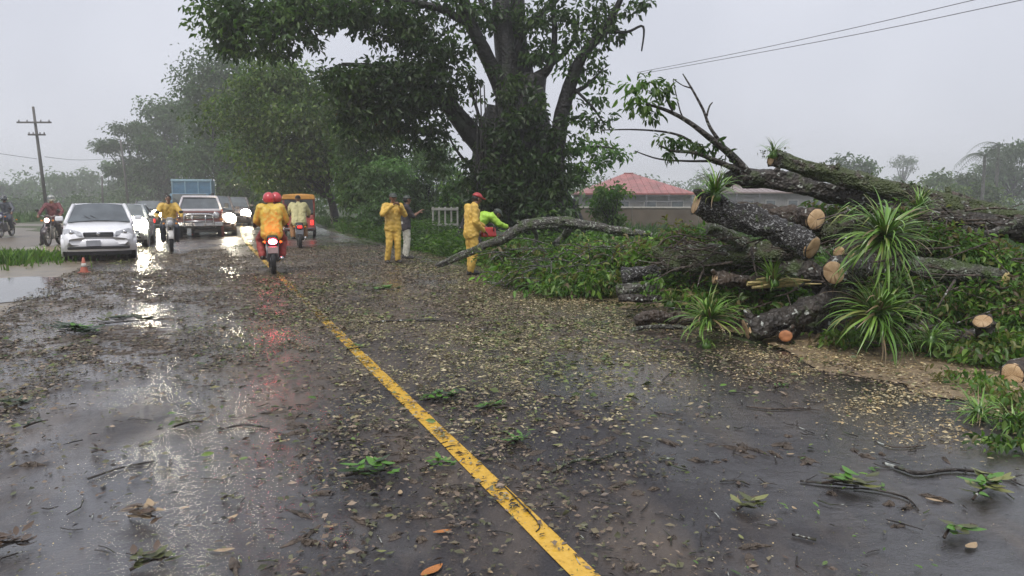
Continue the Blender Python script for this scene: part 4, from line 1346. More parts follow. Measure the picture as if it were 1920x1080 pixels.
def mototaxi(lab, loc, rz):
    t = empty('three_wheeled_taxi', loc, rz, lab, 'mototaxi')
    red = mat('mototaxi_red', (0.28, 0.05, 0.035), 0.35, coat=.4, dirt=.3)
    org = mat('mototaxi_orange', (0.62, 0.30, 0.06), 0.4, coat=.2, dirt=.2)
    MB().box((0, -.55, .62), (1.25, 1.2, .62), top=(.97, .9)).build('rear_body', red, t, smooth=False, bevel=.06)
    rows = []
    for y, dz in ((-1.2, -.08), (-1.1, 0), (-.2, .05), (.7, .03), (.95, -.10)):
        rows.append([(x * .66, y, 1.70 + dz - (.06 if abs(x) > .95 else 0) + .05 * (1 - x * x)) for x in (-1, -.9, -.5, 0, .5, .9, 1)])
    grid_skin(rows).build('canopy', org, t)
    MB().box((0, -1.19, 1.66), (1.22, .04, .17)).build('roof_sign_board', org, t, smooth=False, bevel=.01)
    for s in (-1, 1):
        MB().tube([(s * .60, -1.08, .85), (s * .61, -1.12, 1.68)], .028, 8).build('post', red, t)
        MB().tube([(s * .60, .0, .5), (s * .61, .1, 1.70)], .025, 8).build('post', red, t)
        MB().tube([(s * .40, .70, .6), (s * .55, .62, 1.0), (s * .58, .60, 1.70)], .025, 8).build('post', red, t)
        wheel(t, (s * .58, -.60, .24), .24, .12, s)
        MB().box((s * .50, -1.16, .62), (.12, .05, .2)).build('tail_light', M_TAIL_DIM, t, smooth=False, bevel=.015)
    MB().box((0, -.95, 1.28), (1.12, .02, .55)).build('rear_window', M_GLASS, t, smooth=False)
    MB().box((0, -.65, .98), (1.1, .5, .14)).build('seat', M_PLASTIC, t, smooth=False, bevel=.04)
    MB().box((0, .70, .70), (.85, .12, .65), (-.2, 0, 0)).build('front_shield', red, t, smooth=False, bevel=.05)
    MB().box((0, .72, 1.32), (1.0, .02, .55), (.15, 0, 0)).build('windscreen', M_GLASS, t, smooth=False)
    w = MB().lathe([(.14, -.05), (.22, -.06), (.24, 0), (.22, .06), (.14, .05)], (0, 1.05, .24), 'x', 20).build('wheel', M_BLACK, t)
    MB().lathe([(.001, .02), (.14, .04), (.15, -.04), (.001, -.02)], (0, 1.05, .24), 'x', 16).build('rim', M_STEEL, w)
    MB().tube([(0, 1.05, .24), (.0, .80, .95)], .04, 8).build('fork', M_STEEL, t)
    MB().box((0, -.1, .30), (1.1, 1.7, .08)).build('floor_pan', M_PLASTIC, t, smooth=False)
    MB().tube([(-.6, -1.24, .38), (.6, -1.24, .38)], .035, 8).build('rear_bumper', M_STEEL, t)
    MB().box((0, -1.18, .52), (.30, .02, .14)).build('number_plate', M_PLATE, t, smooth=False)
    return t
p_ = on_road(568, 446)
s_, t_ = road_st(p_[0], p_[1])
q_ = road_pt(s_ + 1.2, t_)
mototaxi('red three-wheeled taxi with orange canopy driving away ahead of the riders', (q_.x, q_.y, 0), road_angle(s_) - R(6))

def cone():
    p = G(158, 512)
    t = empty('traffic_cone', (p.x, p.y, 0), .3, 'small dull orange traffic cone on the wet road before the white sedan', 'traffic cone')
    t.scale = (.75, .75, .75)
    o = mat('cone_orange', (0.42, 0.12, 0.075), .5, dirt=.5)
    MB().box((0, 0, .018), (.30, .30, .03)).build('base', o, t, smooth=False, bevel=.008)
    MB().lathe([(.115, .03), (.075, .18), (.03, .44), (.018, .45), (.0, .452)], seg=20).build('cone_body', o, t)
    MB().lathe([(.078, .19), (.080, .192), (.057, .29), (.055, .288)], seg=20).build('white_collar', M_WPAINT, t)
cone()

# ------------------------------------------------------------------ motorcycles
def motorcycle(lab, loc, rz, paint, head=None, tail=None, group='motorcycles on the wet road', plate=M_PLATE, tank2=None, big_tail=False):
    t = empty('motorcycle', loc, rz, lab, 'motorcycle', group)
    for y in (.64, -.62):
        w = MB().lathe([(.235, -.035), (.275, -.055), (.30, -.03), (.308, 0), (.30, .03), (.275, .055), (.235, .035)], (0, y, .31), 'x', 28).build('wheel', M_BLACK, t)
        rm = MB().lathe([(.225, -.03), (.24, -.03), (.24, .03), (.225, .03)], (0, y, .31), 'x', 28, closed=True)
        rm.lathe([(.001, -.06), (.05, -.06), (.05, .06), (.001, .06)], (0, y, .31), 'x', 12)
        for k in range(10):
            a = 2 * math.pi * k / 10
            rm.tube([(0, y + math.cos(a) * .045, .31 + math.sin(a) * .045), (0, y + math.cos(a) * .235, .31 + math.sin(a) * .235)], .006, 4)
        rm.build('rim', M_STEEL, w)
        g = []
        for k in range(7):
            a = R(20 + 20 * k) if y > 0 else R(25 + 20 * k)
            yy, zz = y + math.cos(a) * .35, .31 + math.sin(a) * .35
            g.append([(x * .075, yy, zz - (.03 if abs(x) == 1 else 0)) for x in (-1, -.6, 0, .6, 1)])
        gm = MB()
        vs = [p for r_ in g for p in r_]
        gm.add(vs, [(i * 5 + k, i * 5 + k + 1, i * 5 + k + 6, i * 5 + k + 5) for i in range(6) for k in range(4)])
        o = gm.build('mudguard', paint if y > 0 else M_PLASTIC, t)
        sm = o.modifiers.new('thick', 'SOLIDIFY'); sm.thickness = .008
    for s in (-1, 1):
        MB().tube([(s * .085, .64, .31), (s * .085, .40, .95)], [.025, .02], 8).build('fork', M_STEEL, t)
        MB().tube([(s * .10, -.62, .31), (s * .11, -.48, .70)], .022, 8).build('shock_absorber', M_STEEL, t)
        m = MB().tube([(s * .25, .36, 1.02), (s * .30, .38, 1.16)], .008, 5).build('mirror_stalk', M_PLASTIC, t)
        MB().ball((s * .32, .39, 1.20), (.065, .02, .045)).build('mirror', M_PLASTIC, m)
        MB().ball((s * .17, -.80, .70), (.035, .05, .03)).build('indicator', M_AMBER, t)
        MB().ball((s * .17, .52, .86), (.035, .05, .03)).build('indicator', M_AMBER, t)
        MB().tube([(s * .02, -.05, .30), (s * .22, -.05, .29)], .018, 6).build('footrest', M_BLACK, t)
    hb = MB().tube([(-.37, .24, 1.0), (-.24, .33, 1.03), (-.08, .38, .98), (.08, .38, .98), (.24, .33, 1.03), (.37, .24, 1.0)], .014, 8, smooth=3).build('handlebar', M_STEEL, t)
    for s in (-1, 1):
        MB().tube([(s * .37, .24, 1.0), (s * .26, .315, 1.027)], .02, 8).build('grip', M_BLACK, hb)
    MB().ball((0, .13, .80), (.13, .28, .12)).build('tank', tank2 or paint, t)
    MB().box((0, -.36, .79), (.24, .72, .09), top=(.85, .95)).build('seat', M_BLACK, t, smooth=False, bevel=.035)
    MB().box((0, -.62, .70), (.20, .42, .13), (R(-8), 0, 0), top=(.8, 1)).build('tail_cowl', paint, t, smooth=False, bevel=.03)
    if tail:
        tl = MB().ball((0, -.87, .71), (.085, .045, .055)).build('tail_light', tail, t)
    else:
        MB().box((0, -.85, .70), (.14, .05, .08)).build('tail_light', M_TAIL_DIM, t, smooth=False, bevel=.015)
    MB().box((0, -.92, .54), (.20, .012, .14), (R(15), 0, 0)).build('number_plate', plate, t, smooth=False, bevel=.004)
    eng = MB().box((0, .02, .38), (.22, .36, .26)).box((0, .10, .55), (.16, .2, .16)).build('engine', M_STEEL, t, smooth=False, bevel=.03)
    for k in range(5):
        MB().box((0, .10, .50 + .03 * k), (.20, .24, .010)).build('fin', M_STEEL, eng, smooth=False)
    fr = MB()
    fr.tube([(0, .38, .90), (0, .05, .68), (0, -.45, .70), (0, -.75, .72)], .022, 8, smooth=3)
    fr.tube([(0, .38, .85), (0, .25, .30), (0, -.10, .25), (0, -.25, .45), (0, -.30, .68)], .02, 8, smooth=3)
    for s in (-1, 1):
        fr.tube([(s * .09, -.20, .36), (s * .10, -.62, .31)], .018, 6)
    fr.build('frame', M_PLASTIC, t)
    MB().tube([(.05, .18, .45), (.10, .22, .28), (.13, -.1, .25), (.16, -.40, .30), (.17, -.80, .36)], [.02, .02, .025, .045, .045], 10, smooth=3).build('exhaust', M_CHROME, t)
    h = MB().ball((0, .52, .87), (.10, .07, .10)).build('headlamp_shell', paint, t)
    MB().ball((0, .575, .87), (.082, .035, .082)).build('headlight', head or M_LENS, h)
    MB().box((0, .48, .98), (.22, .05, .14), (R(-25), 0, 0), top=(.7, 1)).build('flyscreen', paint, t, smooth=False, bevel=.03)
    return t

# ------------------------------------------------------------------ people
TMP = []
def remesh(mb, name, m, parent, voxel=.012, it=3):
    me = mb.mesh('tmp', m, True)
    o = bpy.data.objects.new('tmp', me)
    COL.objects.link(o)
    rm = o.modifiers.new('r', 'REMESH'); rm.mode = 'VOXEL'; rm.voxel_size = voxel; rm.use_smooth_shade = True
    s = o.modifiers.new('s', 'SMOOTH'); s.factor = .5; s.iterations = it
    dg = bpy.context.evaluated_depsgraph_get()
    new = bpy.data.meshes.new_from_object(o.evaluated_get(dg))
    new.name = name
    bpy.data.objects.remove(o)
    new.materials.clear()
    new.materials.append(m)
    return link(bpy.data.objects.new(name, new), parent)

STAND = dict(pel=(0, 0, .96), che=(0, .02, 1.28), nek=(0, .02, 1.46), hed=(0, .05, 1.60),
             shL=(-.185, 0, 1.42), elL=(-.26, -.02, 1.14), wrL=(-.25, .10, .90), shR=(.185, 0, 1.42), elR=(.26, -.02, 1.14), wrR=(.25, .10, .90),
             hiL=(-.09, 0, .93), knL=(-.11, .03, .50), anL=(-.12, -.02, .09), hiR=(.09, 0, .93), knR=(.11, .03, .50), anR=(.12, -.02, .09), look=(0, 1, 0))
RIDE = dict(pel=(0, -.28, .95), che=(0, -.16, 1.26), nek=(0, -.10, 1.43), hed=(0, -.05, 1.57),
            shL=(-.19, -.12, 1.39), elL=(-.33, .02, 1.16), wrL=(-.33, .22, 1.05), shR=(.19, -.12, 1.39), elR=(.33, .02, 1.16), wrR=(.33, .22, 1.05),
            hiL=(-.10, -.25, .90), knL=(-.20, .14, .74), anL=(-.19, -.06, .36), hiR=(.10, -.25, .90), knR=(.20, .14, .74), anR=(.19, -.06, .36), look=(0, 1, 0))
SKIN = mat('brown_skin', (0.20, 0.105, 0.065), 0.45, var=.08)
HAIR = mat('black_hair', (0.012, 0.010, 0.009), 0.5, bump=.4, bscale=90)
BOOT = mat('dark_boot', (0.03, 0.026, 0.022), 0.4)
EYE = mat('dark_eye', (0.02, 0.015, 0.012), 0.15)
LIP = mat('lips', (0.16, 0.06, 0.05), 0.5)

def person(lab, loc, rz, J, jacket, trousers, head='hair', hat=None, hood=False, group=None, sleeve=1.0, boots=BOOT, grip=None, extra=0.0, scale=1.0, skirt=.10):
    t = empty('person', loc, rz, lab, 'person', group)
    t.scale = (scale,) * 3
    j = {k: Vector(v) for k, v in J.items()}
    look = j['look'].normalized()
    sidev = look.cross(Vector((0, 0, 1))).normalized()
    upv = sidev.cross(look)
    b = MB()
    hed = j['hed']
    b.ball(hed + upv * .035, (.078, .095, .085), rot=look.to_track_quat('Y', 'Z').to_euler())
    b.capsule(hed + look * .015 + upv * .01, .072, hed - upv * .06 + look * .035, .050)
    b.capsule(hed + look * .10 - upv * .01, .012, hed + look * .095 + upv * .03, .009)
    for s in (-1, 1):
        b.capsule(hed + sidev * s * .080 + upv * .015, .014, hed + sidev * s * .083 - upv * .02, .011)
    b.capsule(j['nek'] - Vector((0, 0, .06)), .062, hed - upv * .05, .055)
    for s in (-1, 1):
        b.capsule(j['pel'] + Vector((s * .065, 0, -.02)), .115, j['pel'].lerp(j['che'], .5) + Vector((s * .06, 0, 0)), .10)
        b.capsule(j['pel'].lerp(j['che'], .5) + Vector((s * .06, 0, 0)), .10, j['che'] + Vector((s * .085, 0, .03)), .105)
    for S in 'LR':
        sg = -1 if S == 'L' else 1
        b.capsule(j['nek'] - Vector((0, 0, .05)), .06, j['sh' + S], .062)
        b.capsule(j['sh' + S], .056, j['el' + S], .042)
        b.capsule(j['el' + S], .042, j['wr' + S], .029)
        d = (j['wr' + S] - j['el' + S]).normalized()
        f = grip.get(S, d) if grip else d
        f = Vector(f).normalized()
        pal = j['wr' + S] + f * .075
        lat = f.cross(Vector((0, 0, 1)))
        lat = lat.normalized() if lat.length > .1 else Vector((1, 0, 0))
        nrm_ = lat.cross(f).normalized()
        for w_ in (-1, 0, 1):
            b.capsule(j['wr' + S], .024, pal + lat * w_ * .022, .015)
        for k, (w_, L_) in enumerate(((-.034, .058), (-.012, .070), (.012, .066), (.034, .052))):
            r0 = pal + lat * w_
            k1 = r0 + f * L_ * .5 - nrm_ * .012
            k2 = k1 + f * L_ * .35 - nrm_ * .035
            b.capsule(r0, .0115, k1, .0105); b.capsule(k1, .0105, k2, .009)
        th = j['wr' + S] + f * .03 + lat * .03 * -sg
        b.capsule(th, .014, th + f * .035 + lat * -.03 * sg - nrm_ * .01, .0115)
        b.capsule(th + f * .035 + lat * -.03 * sg - nrm_ * .01, .0115, th + f * .065 + lat * -.035 * sg - nrm_ * .03, .0095)
        b.capsule(j['hi' + S], .092, j['kn' + S], .060)
        b.capsule(j['kn' + S], .058, j['an' + S], .040)
        toe = j.get('to' + S, j['an' + S] + Vector((sg * .02, .15, -.045)))
        b.capsule(j['an' + S] + Vector((0, -.03, -.04)), .04, toe, .033)
    remesh(b, 'body', SKIN, t, .011, 2)
    # jacket
    c = MB()
    for s in (-1, 1):
        c.capsule(j['pel'] + Vector((s * .075, 0, -skirt)), .125 + extra, j['pel'].lerp(j['che'], .5) + Vector((s * .07, 0, 0)), .113 + extra)
        c.capsule(j['pel'].lerp(j['che'], .5) + Vector((s * .07, 0, 0)), .113 + extra, j['che'] + Vector((s * .09, 0, .03)), .117 + extra)
    c.capsule(j['nek'] - Vector((0, 0, .05)), .09, j['nek'] + Vector((0, 0, .0)), .078)
    for S in 'LR':
        c.capsule(j['nek'] - Vector((0, 0, .06)), .072, j['sh' + S], .074 + extra * .5)
        c.capsule(j['sh' + S], .070 + extra * .6, j['el' + S], .058 + extra * .5)
        if sleeve > .5:
            c.capsule(j['el' + S], .056 + extra * .5, j['el' + S].lerp(j['wr' + S], .93), .046 + extra * .4)
    if hood:
        c.capsule(hed - look * .02 + upv * .02, .125, hed - upv * .05 - look * .04, .115)
    jk = remesh(c, 'jacket', jacket, t, .016, 3)
    if not hood:
        pass
    # creases pressed into the cloth
    tex = bpy.data.textures.get('cloth_creases')
    if tex is None:
        tex = bpy.data.textures.new('cloth_creases', 'CLOUDS')
        tex.noise_scale = .065
    def crease(o, st=.042):
        d_ = o.modifiers.new('creases', 'DISPLACE'); d_.texture = tex; d_.strength = st; d_.mid_level = .5
    crease(jk)
    p = MB()
    p.capsule(j['pel'] + Vector((-.07, 0, .02)), .118, j['pel'] + Vector((.07, 0, .02)), .118)
    for S in 'LR':
        p.capsule(j['hi' + S], .104 + extra * .5, j['kn' + S], .075 + extra * .5)
        p.capsule(j['kn' + S], .074 + extra * .5, j['kn' + S].lerp(j['an' + S], .95), .064 + extra * .5)
    crease(remesh(p, 'trousers', trousers, t, .016, 3), .036)
    for S in 'LR':
        sg = -1 if S == 'L' else 1
        k = MB()
        toe = j.get('to' + S, j['an' + S] + Vector((sg * .02, .15, -.045)))
        k.capsule(j['an' + S].lerp(j['kn' + S], .25), .058, j['an' + S] + Vector((0, -.02, -.03)), .056)
        k.capsule(j['an' + S] + Vector((0, -.035, -.035)), .052, toe, .046)
        remesh(k, 'boot', boots, t, .014, 2)
    # face
    for s in (-1, 1):
        MB().ball(hed + look * .088 + sidev * s * .032 + upv * .032, (.012, .012, .009), 8, 6).build('eye', EYE, t)
    MB().capsule(hed + look * .083 - sidev * .022 - upv * .045, .007, hed + look * .083 + sidev * .022 - upv * .045, .007, 8).build('mouth', LIP, t)
    rot = look.to_track_quat('Y', 'Z').to_euler()
    if head == 'hair':
        MB().ball(hed + upv * .045 - look * .016, (.090, .100, .092), 16, 8, rot, zmin=-.15).build('hair', HAIR, t)
    elif head == 'cap':
        h = MB().ball(hed + upv * .045 - look * .008, (.098, .112, .095), 16, 8, rot, zmin=0).build('cap', hat, t)
        MB().poly([hed + upv * .055 + look * .09 + sidev * .075, hed + upv * .045 + look * .17 + sidev * .055, hed + upv * .043 + look * .185, hed + upv * .045 + look * .17 - sidev * .055, hed + upv * .055 + look * .09 - sidev * .075], upv * .012).build('peak', hat, h)
        MB().ball(hed + upv * .01 - look * .028, (.088, .092, .07), 12, 8, rot).build('hair', HAIR, t)
    elif head == 'helmet':
        h = MB().ball(hed + upv * .02, (.125, .142, .135), 20, 12, rot, zmin=-.62).build('helmet', hat, t)
        vis = []
        for u in (-.15, .12, .38):
            vis.append([hed + upv * (.02 + .137 * u) + (look * math.cos(a) * 1.12 + sidev * math.sin(a)) * .128 * math.sqrt(1 - u * u) for a in (-1.1, -.7, -.35, 0, .35, .7, 1.1)])
        vs = [q for r_ in vis for q in r_]
        MB().add(vs, [(i * 7 + k, i * 7 + k + 1, i * 7 + k + 8, i * 7 + k + 7) for i in range(2) for k in range(6)]).build('visor', M_GLASS, h)
    elif head == 'hardhat':
        h = MB().ball(hed + upv * .06, (.118, .138, .105), 18, 8, rot, zmin=0).build('hard_hat', hat, t)
        MB().lathe([(.112, 0), (.150, -.008), (.150, .004), (.112, .012)], hed + upv * .06, 'z', 20).build('brim', hat, h)
        MB().ball(hed + upv * .01 - look * .03, (.088, .092, .07), 12, 8, rot).build('hair', HAIR, t)
    return t

def J(base, **kw):
    d = dict(base); d.update(kw); return d

RAIN_Y = mat('yellow_raincoat', (0.66, 0.43, 0.085), 0.5, var=.16, scale=5, dirt=.18)
RAIN_O = mat('orange_yellow_jacket', (0.66, 0.45, 0.07), 0.5, var=.16, scale=5, dirt=.15)
LIME = mat('lime_shirt', (0.36, 0.60, 0.06), 0.5, var=.1)
DKCLOTH = mat('dark_cloth', (0.035, 0.03, 0.035), 0.7)
MAROON = mat('maroon_shirt', (0.13, 0.045, 0.055), 0.7)
PALE = mat('pale_cloth', (0.48, 0.47, 0.40), 0.7, dirt=.3)
CREAM = mat('cream_yellow_shirt', (0.72, 0.66, 0.34), 0.6, var=.12)
JEAN = mat('grey_jeans', (0.06, 0.07, 0.09), 0.7)
RED_H = mat('red_helmet', (0.55, 0.05, 0.06), 0.2, coat=.6, var=.05)
RED_CAP = mat('red_cap', (0.40, 0.045, 0.05), 0.5)
BLK_H = mat('black_helmet', (0.02, 0.02, 0.022), 0.2, coat=.6)
GRY_H = mat('grey_helmet', (0.28, 0.29, 0.28), 0.3, coat=.4)
DRK_CAP = mat('dark_cap', (0.05, 0.06, 0.05), 0.5)
M_MRED = mat('motorcycle_red', (0.45, 0.02, 0.03), 0.25, coat=.6, dirt=.15)
M_MDARK = mat('motorcycle_dark', (0.05, 0.04, 0.045), 0.3, coat=.4, dirt=.2)
M_MWHITE = mat('motorcycle_white', (0.55, 0.54, 0.52), 0.3, coat=.4, dirt=.3)
M_MBLUE = mat('motorcycle_navy', (0.05, 0.06, 0.13), 0.3, coat=.4, dirt=.2)

YB = lambda rz: Matrix.Rotation(rz, 3, 'Z')
def ride(pxw, pyw, away, rot=0.0, wheel_y=None):
    """motorcycle origin from the picture point of its nearest tyre contact"""
    p = G(pxw, pyw)
    s, t = road_st(p.x, p.y)
    rz = road_angle(s) + (0 if away else math.pi) + rot
    f = Vector((-math.sin(rz), math.cos(rz), 0))
    o = p + f * (.62 if away else -.64)
    return (o.x, o.y, 0.0), rz

# red motorcycle with two people, seen from behind
lo, rz = ride(513, 515, True, R(-3))
motorcycle('red motorcycle with glowing tail lamp ridden away along the yellow line', lo, rz, M_MRED, tail=M_TAIL, plate=mat('pinkish_plate', (.62, .45, .45), .4))
person('person in orange-yellow rain jacket and red helmet on the back of the red motorcycle', lo, rz,
       J(RIDE, pel=(0, -.50, .97), che=(0, -.46, 1.27), nek=(0, -.43, 1.45), hed=(-.03, -.38, 1.58), shL=(-.20, -.46, 1.41), shR=(.20, -.46, 1.41), elL=(-.30, -.36, 1.14), elR=(.30, -.36, 1.14),
         wrL=(-.20, -.14, 1.03), wrR=(.20, -.14, 1.03), hiL=(-.11, -.47, .92), hiR=(.11, -.47, .92), knL=(-.24, -.10, .72), knR=(.24, -.10, .72), anL=(-.20, -.30, .38), anR=(.20, -.30, .38)),
       RAIN_O, mat('red_trousers', (0.30, 0.05, 0.04), 0.6), 'helmet', RED_H, extra=.035, group='riders on motorcycles')
person('driver of the red motorcycle in dark jacket and red helmet, half hidden by the passenger', lo, rz,
       J(RIDE, pel=(.03, -.10, .95), che=(.08, .02, 1.26), nek=(.11, .07, 1.44), hed=(.13, .10, 1.585), shL=(-.10, .04, 1.41), shR=(.29, .04, 1.41), hiL=(-.08, -.08, .90), hiR=(.12, -.08, .90), knL=(-.20, .28, .74), knR=(.21, .28, .74)),
       mat('dark_red_jacket', (0.10, 0.02, 0.02), 0.5), DKCLOTH, 'helmet', RED_H, group='riders on motorcycles')
# cream shirt rider ahead
lo, rz = ride(563, 466, True, R(-4))
motorcycle('dark motorcycle driving away behind the three-wheeled taxi', lo, rz, M_MDARK)
person('rider in cream-yellow shirt with dark hair seen from behind next to the three-wheeled taxi', lo, rz, J(RIDE), CREAM, mat('ochre_trousers', (0.33, 0.16, 0.06), 0.6), 'hair', extra=.04, group='riders on motorcycles')
# yellow raincoat rider coming
lo, rz = ride(322, 474, False, R(4))
motorcycle('white-fronted motorcycle coming towards the viewer between the car glare and the pickup', lo, rz, M_MWHITE)
person('rider in yellow raincoat with bare dark head on the white-fronted motorcycle', lo, rz, J(RIDE), RAIN_Y, JEAN, 'hair', extra=.03, group='riders on motorcycles')
# left rider with lamp
lo, rz = ride(90, 462, False, R(-6))
motorcycle('dark motorcycle with soft pink headlamp on the dirt beside the white sedan', lo, rz, M_MDARK, head=M_LAMP_DIM)
person('rider in maroon shirt and grey helmet with one foot down beside the white sedan', lo, rz,
       J(RIDE, knR=(.30, .05, .52), anR=(.36, .02, .09), toR=(.37, .17, .045)), MAROON, DKCLOTH, 'helmet', GRY_H, group='riders on motorcycles')
# leftmost
lo, rz = ride(2, 446, False, R(-4))
motorcycle('navy motorcycle cut by the left picture edge', lo, rz, M_MBLUE)
person('rider in dark clothes and black helmet cut by the left picture edge', lo, rz, J(RIDE), mat('slate_jacket', (.10, .11, .13), .6), JEAN, 'helmet', BLK_H, group='riders on motorcycles')

# workers on foot
def foot(px, py):
    p = G(px, py, 0.0)
    return (p.x, p.y, max(0.0, tz(p.x, p.y)) if abs(road_st(p.x, p.y)[1]) > 4.2 else 0.0)
person('worker in yellow rainsuit and dark cap raising both hands to his face', foot(738, 494), R(205),
       J(STAND, hed=(.0, .06, 1.60), elL=(-.28, .12, 1.20), wrL=(-.10, .30, 1.42), elR=(.30, .14, 1.22), wrR=(.07, .30, 1.44), knL=(-.10, .05, .50), anL=(-.11, .0, .09), anR=(.14, -.06, .09), look=(.1, 1, -.1)),
       RAIN_Y, RAIN_Y, 'cap', DRK_CAP, extra=.015, grip={'L': (.6, .2, .7), 'R': (-.6, .2, .7)}, group='workers clearing the road')
person('person in dark top and pale trousers standing half hidden behind the worker with raised hands', foot(762, 486), R(-70),
       J(STAND, elL=(-.22, .16, 1.16), wrL=(-.18, .38, 1.25), elR=(.22, .16, 1.16), wrR=(.16, .36, 1.30)), DKCLOTH, PALE, 'cap', DRK_CAP, group='workers clearing the road', scale=.97, sleeve=0)
w2 = foot(884, 516)
person('worker in yellow rainsuit and red cap working a chainsaw at the lichen-grey branch', w2, R(-62),
       J(STAND, che=(0, .03, 1.27), nek=(0, .07, 1.45), hed=(0, .14, 1.585), elL=(-.25, .10, 1.15), wrL=(-.13, .36, 1.02), elR=(.25, -.02, 1.12), wrR=(.17, .22, .93), look=(.05, 1, -.35), anL=(-.12, .04, .09), anR=(.13, -.08, .09)),
       RAIN_Y, RAIN_Y, 'cap', RED_CAP, extra=.015, group='workers clearing the road')
person('worker in lime green shirt bending forward behind the one with the chainsaw', foot(898, 496), R(-78),
       J(STAND, pel=(0, -.15, .92), che=(0, .15, 1.12), nek=(0, .33, 1.20), hed=(0, .45, 1.22), shL=(-.19, .27, 1.18), shR=(.19, .27, 1.18), elL=(-.22, .46, 1.00), elR=(.22, .46, 1.00), wrL=(-.14, .66, .92), wrR=(.14, .66, .92),
         hiL=(-.09, -.15, .89), hiR=(.09, -.15, .89), knL=(-.11, -.02, .48), knR=(.11, -.02, .48), look=(0, .8, -.6)),
       LIME, DKCLOTH, 'cap', DRK_CAP, extra=.03, group='workers clearing the road')
# chainsaw
def chainsaw():
    M = Matrix.Translation(Vector(w2)) @ Matrix.Rotation(R(-62), 4, 'Z')
    o = M @ Vector((.06, .36, .90))
    t = empty('chainsaw', o, R(-62), 'red chainsaw with pale guide bar held by the worker in the red cap', 'chainsaw')
    red = mat('saw_red', (0.45, 0.03, 0.03), 0.3, coat=.3)
    MB().box((0, 0, 0), (.20, .34, .20), top=(.8, .85)).build('motor_housing', red, t, smooth=False, bevel=.03)
    MB().poly([(.05, .15, -.05), (.05, .62, -.16), (.05, .66, -.12), (.05, .62, -.07), (.05, .15, .03)], (.015, 0, 0)).build('guide_bar', M_CHROME, t, smooth=False)
    MB().tube([(-.11, .08, .02), (-.10, .08, .16), (.10, .08, .16), (.11, .08, .02)], .014, 8, smooth=3).build('front_handle', M_PLASTIC, t)
    MB().tube([(0, -.15, .06), (0, -.30, .08), (0, -.34, -.02), (0, -.16, -.06)], .016, 8, smooth=3).build('rear_handle', M_PLASTIC, t)
chainsaw()

# ------------------------------------------------------------------ the pile of cut logs
def cut_disc(parent, c, d, r, m=M_WOOD, seed=0, name='cut_face'):
    r = r * .93
    """sawn end: a slightly uneven disc with its own bevelled rim, facing along d"""
    rr = random.Random(seed)
    mb = MB()
    n = 26
    rim = [r * (1 + .07 * math.sin(2 * (2 * math.pi * k / n) + seed) + rr.uniform(-.025, .025)) for k in range(n)]
    vs = [(0, 0, .006)]
    for f, z in ((.5, .007), (.93, .004), (.985, -.004), (.985, -.03)):
        vs += [(rim[k] * f * math.cos(2 * math.pi * k / n), rim[k] * f * math.sin(2 * math.pi * k / n), z + (rr.uniform(-.003, .003) if z > 0 else 0)) for k in range(n)]
    fs = [(0, 1 + k, 1 + (k + 1) % n) for k in range(n)]
    for q in range(3):
        fs += [(1 + q * n + k, 1 + (q + 1) * n + k, 1 + (q + 1) * n + (k + 1) % n, 1 + q * n + (k + 1) % n) for k in range(n)]
    mb.add(vs, fs)
    o = mb.build(name, m, parent)
    o.rotation_euler = Vector(d).to_track_quat('Z', 'Y').to_euler()
    o.location = c
    return o

def log(lab, pts, m, cuts='', wood=M_WOOD, rough=.10, seed=0, name='log', cat='log', group='cut logs in the pile', knots=2, seg=16):
    """pts: (px, py, depth, width in picture pixels)"""
    W3 = [P(a, b, d) for a, b, d, w in pts]
    rad = [msize(w, d) / 2 for a, b, d, w in pts]
    for p, r in zip(W3, rad):
        p.z = max(p.z, r * .7)
    o0 = W3[0].copy(); o0.z = 0
    loc = [p - o0 for p in W3]
    mb = MB()
    mb.tube(loc, rad, 24, rough=rough * .6, smooth=11, seed=seed, warp=.46)
    rr = random.Random(seed)
    sp, sr = smooth_path(loc, rad, 6)
    for k in range(knots):
        i = rr.randrange(1, len(sp) - 1)
        d = Vector((rr.uniform(-1, 1), rr.uniform(-1, .2), rr.uniform(-.2, 1))).normalized()
        mb.tube([sp[i], sp[i] + d * sr[i] * 1.2, sp[i] + d * sr[i] * 1.75], [sr[i] * .5, sr[i] * .34, sr[i] * .26], 8, rough=.1, seed=k)
    o = mb.build(name, m)
    o.location = o0
    tag(o, lab, cat, group)
    if m is B_MOSS:
        moss_growth(o, pts, 60, seed)
    if 'a' in cuts:
        cut_disc(o, loc[0] , (sp[0] - sp[1]).normalized(), rad[0], wood, seed)
    if 'b' in cuts:
        cut_disc(o, loc[-1], (sp[-1] - sp[-2]).normalized(), rad[-1], wood, seed + 1)
    return o

# the fallen trunk with its bare branches
ft = log('long dark fallen trunk on top of the pile with bare branches reaching up left', [(1362, 336, 10.4, 24), (1400, 333, 10.45, 32), (1500, 346, 10.4, 34), (1620, 376, 10.1, 35), (1760, 404, 9.7, 38), (1960, 436, 9.5, 42)], B_DARK, '', seed=2, name='fallen_tree', cat='fallen tree', group=None, knots=3)
fo = Vector(ft.location)
def branch(pts, name='branch', parent=ft, m=B_DARK, seed=0):
    o0 = Vector(parent.location)
    mb = MB()
    mb.tube([P(a, b, d) - o0 for a, b, d, w in pts], [msize(w, d) / 2 for a, b, d, w in pts], 8, rough=.06, smooth=5, seed=seed)
    return mb.build(name, m, parent)
branch([(1402, 326, 10.4, 20), (1370, 290, 10.3, 15), (1335, 262, 10.2, 12), (1290, 228, 10.1, 9), (1250, 207, 10, 7), (1212, 195, 9.9, 4)], seed=1)
branch([(1394, 318, 10.4, 12), (1360, 278, 10.4, 8), (1332, 240, 10.4, 6), (1318, 205, 10.4, 5), (1298, 168, 10.4, 4), (1280, 138, 10.4, 2)], seed=2)
